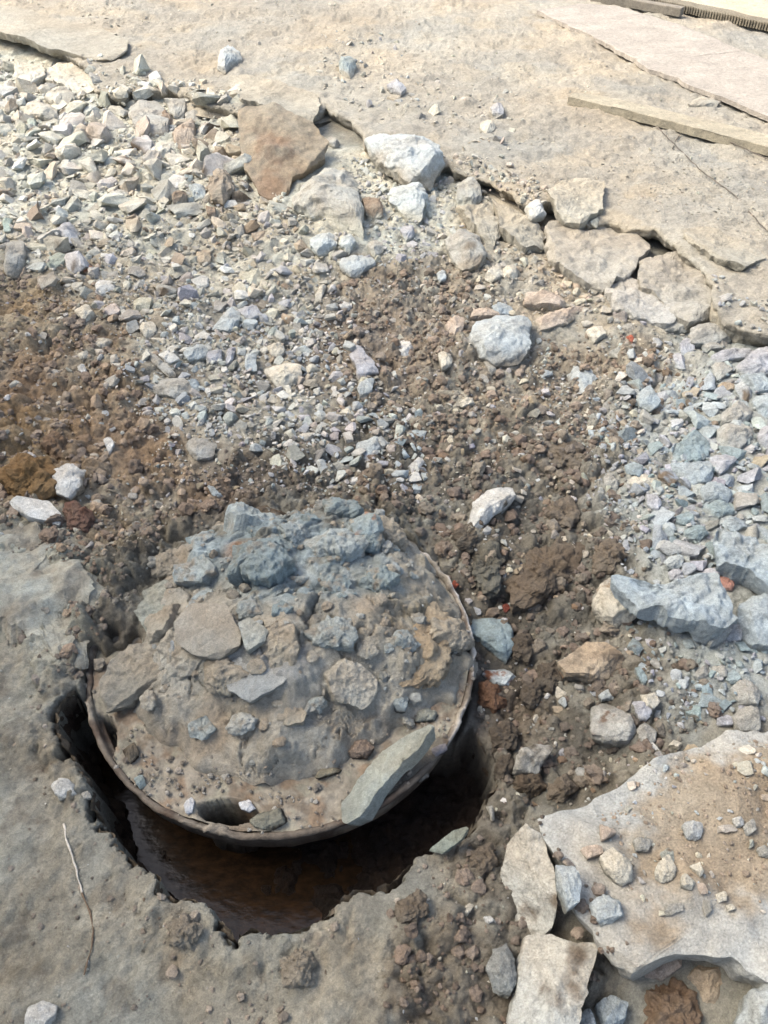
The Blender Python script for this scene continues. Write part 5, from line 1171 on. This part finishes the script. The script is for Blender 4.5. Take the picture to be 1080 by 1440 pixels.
# crumbs of earth
SOILF = [('-160,390 60,395 190,465 215,560 250,640 330,690 300,740 200,800 130,900 90,940 60,760 -160,740', 4200, .006, .05, (C(167, 149, 131), C(144, 128, 113), C(185, 165, 142))),
         ('470,385 650,375 690,420 720,480 890,470 1000,540 1000,600 900,580 900,640 640,640 500,590 470,540', 4800, .006, .04, (C(167, 151, 135), C(145, 131, 115), C(153, 141, 126))),
         ('520,580 640,570 880,600 880,700 900,770 900,860 1000,990 990,1035 760,1150 690,1180 670,1100 680,920 620,780 500,700', 5200, .006, .05, (C(148, 138, 123), C(128, 117, 105), C(138, 123, 110))),
         ('560,1290 640,1190 700,1150 740,1160 860,1300 860,1480 540,1480 545,1380', 6500, .005, .036, (C(142, 127, 113), C(124, 111, 99), C(160, 146, 132))),
         ('205,1262 228,1290 300,1330 420,1335 410,1400 380,1480 300,1480 250,1400 190,1300', 8000, .004, .02, (C(169, 157, 142), C(148, 138, 125))),
         ('330,640 600,600 600,700 450,720 330,720 250,760 190,800 250,690', 7000, .005, .018, (C(148, 138, 125), C(130, 119, 108), C(162, 149, 136))),
         ('-160,760 60,760 200,720 260,740 230,800 190,850 150,940 120,960 80,960 40,920 -160,900', 6000, .005, .030, (C(162, 155, 142), C(140, 130, 119))),
         ('820,1150 1080,1040 1200,1050 1200,1250 1060,1300 900,1240', 7000, .003, .014, (C(184, 167, 148), C(165, 149, 131))),
         ('205,800 300,730 430,704 560,728 634,822 658,925 600,990 470,1068 370,1094 225,1035 178,955', 1700, .006, .045, (C(180, 176, 164), C(172, 174, 169), C(167, 158, 143))),
         ('125,960 170,1000 250,1060 340,1095 430,1090 520,1050 640,970 655,900 620,820 600,790 655,860 668,930 640,1040 560,1125 460,1168 340,1176 220,1135 150,1070', 9000, .004, .016, (C(169, 159, 146), C(148, 138, 125), C(186, 180, 169))),
         ('60,940 95,1000 150,1120 210,1230 300,1310 400,1320 540,1262 610,1200 640,1230 560,1300 420,1350 290,1345 180,1240 110,1120 40,1000', 5000, .004, .026, (C(176, 165, 150), C(158, 146, 132), C(191, 180, 166))),
         ('-160,900 60,930 150,1180 220,1260 300,1480 -160,1480', 1600, .003, .012, (C(164, 151, 136), C(143, 131, 117)))]
items = []; sid = 0
for ol, dens, smin, smax, cols in SOILF:
    P = gpoly(ol, .02); lo, hi = P.min(0), P.max(0); n = int((hi[0] - lo[0]) * (hi[1] - lo[1]) * dens)
    x = rngS.uniform(lo[0], hi[0], n); y = rngS.uniform(lo[1], hi[1], n)
    k = (rngS.uniform(0, 1, n) < sst(-.03, .05, sdpoly(x, y, P)) * np.clip(.6 + .8 * fbm(x, y, .1, 3, 611), .1, 1)) & ((pit_sd(x, y) < -.004) | ((ol[:7] in ('125,960', '205,800')) & (np.hypot(x - RCX, y - RCY) < RR - .006))) & ((np.hypot(x - RCX, y - RCY) > RR + .004) | (cover_mask(x, y) < .3) | (ol[:7] in ('125,960', '205,800')))
    k &= (np.hypot((x - RCX - sl[0]) / .075, (y - RCY - sl[1]) / .035) > 1) & (np.hypot(x - RCX - gp2[0], y - RCY - gp2[1]) > .05)
    x, y = x[k], y[k]; n = len(x); u = rngS.uniform(0, 1, n); e = -1.45; s = (smin ** e + u * (smax ** e - smin ** e)) ** (1 / e)
    z = surf(x, y); w_ = topx(x, y, z)[2]; sp = s / w_ * FPX
    for i in range(n):
        sid += 1; items.append((s[i], x[i], y[i], z[i] + s[i] * .08, cols[sid % len(cols)] * (.8 + .4 * ((sid * 7919) % 97) / 97), CLB2 if sp[i] > 26 else (CLB1 if sp[i] > 6 else CLB0), 200000 + sid))
mass('soil_crumbs', 'crumbly brown lumps of dug-up earth between the stones', 'soil', items, M_EARTH)
print('crumbs', len(items))

# ------------------------------------------------------------------ labels for the stones picked from the rubble
LAND = [('the round brown boulder', 310, 260), ('the brown dirt-faced slab', 395, 215), ('the pale angular boulder', 465, 275), ('the long grey boulder', 570, 220), ('the tan upright stone', 260, 185), ('the lilac-grey wedge stone', 96, 326), ('the square cream block', 55, 152),
        ('the greenish flat stone', 78, 365), ('the cream oval stone', 122, 440), ('the long thin slab stone', 245, 546), ('the triangular pale stone', 322, 448), ('the broad cream triangle', 398, 526), ('the lilac forked stone', 510, 510), ('the white oval stone', 572, 490), ('the large flat-topped stone', 700, 475),
        ('the knobbly grey boulder', 655, 345), ('the pinkish brick-like block', 770, 420), ('the pale pointed stone', 818, 528), ('the tilted crust slab', 840, 355), ('the cracked grey crust slab', 950, 400), ('the long pale slab stone', 1000, 467), ('the teal-grey wedge', 970, 626),
        ('the wide bluish slab', 950, 840), ('the big cream boulder', 868, 842), ('the smooth grey boulder', 866, 1010), ('the tan boulder', 832, 926), ('the pear-shaped cream stone', 940, 1220), ('the white-topped boulder', 690, 715), ('the whitish rough stone', 96, 675), ('the rounded bluish boulder', 574, 276), ('the large blue-grey slab', 1050, 780), ('the triangular pale heap stone', 1036, 580), ('the curling concrete leaf', 100, 55), ('the timber batten', 900, 175), ('the bluish pitted stone', 518, 628), ('the lilac-white cube', 698, 152)]
def direction(dx, dy):
    a = math.degrees(math.atan2(-dy, dx)) % 360
    return ['right of', 'above and right of', 'above', 'above and left of', 'left of', 'below and left of', 'below', 'below and right of'][int(((a + 22.5) % 360) // 45)]
used = {}
ORD = ['', 'second ', 'third ', 'fourth ', 'fifth ', 'sixth ', 'seventh ', 'eighth ', 'ninth ', 'tenth ', 'eleventh ', 'twelfth ']
rec = []
for (o, px, py, sp, k, fld, fl) in AUTO:
    ln, lx, ly = min(LAND, key=lambda L: (L[1] - px) ** 2 + (L[2] - py) ** 2)
    shape = ('big' if sp > 34 else 'middling' if sp > 22 else 'small') + (' flattish' if fl < .8 else ' chunky' if fl > 1.0 else ' angular')
    rec.append((shape, WORD[k], direction(px - lx, py - ly), ln, math.hypot(px - lx, py - ly), o))
groups = {}
for r in rec: groups.setdefault(r[:4], []).append(r)
for key, rs in groups.items():
    rs.sort(key=lambda r: r[4])
    for i, r in enumerate(rs):
        lab = '%s %s stone %s %s' % key
        if len(rs) > 1: lab += ', %snearest' % (ORD[i] if i < len(ORD) else 'far ')
        r[5]['label'] = lab
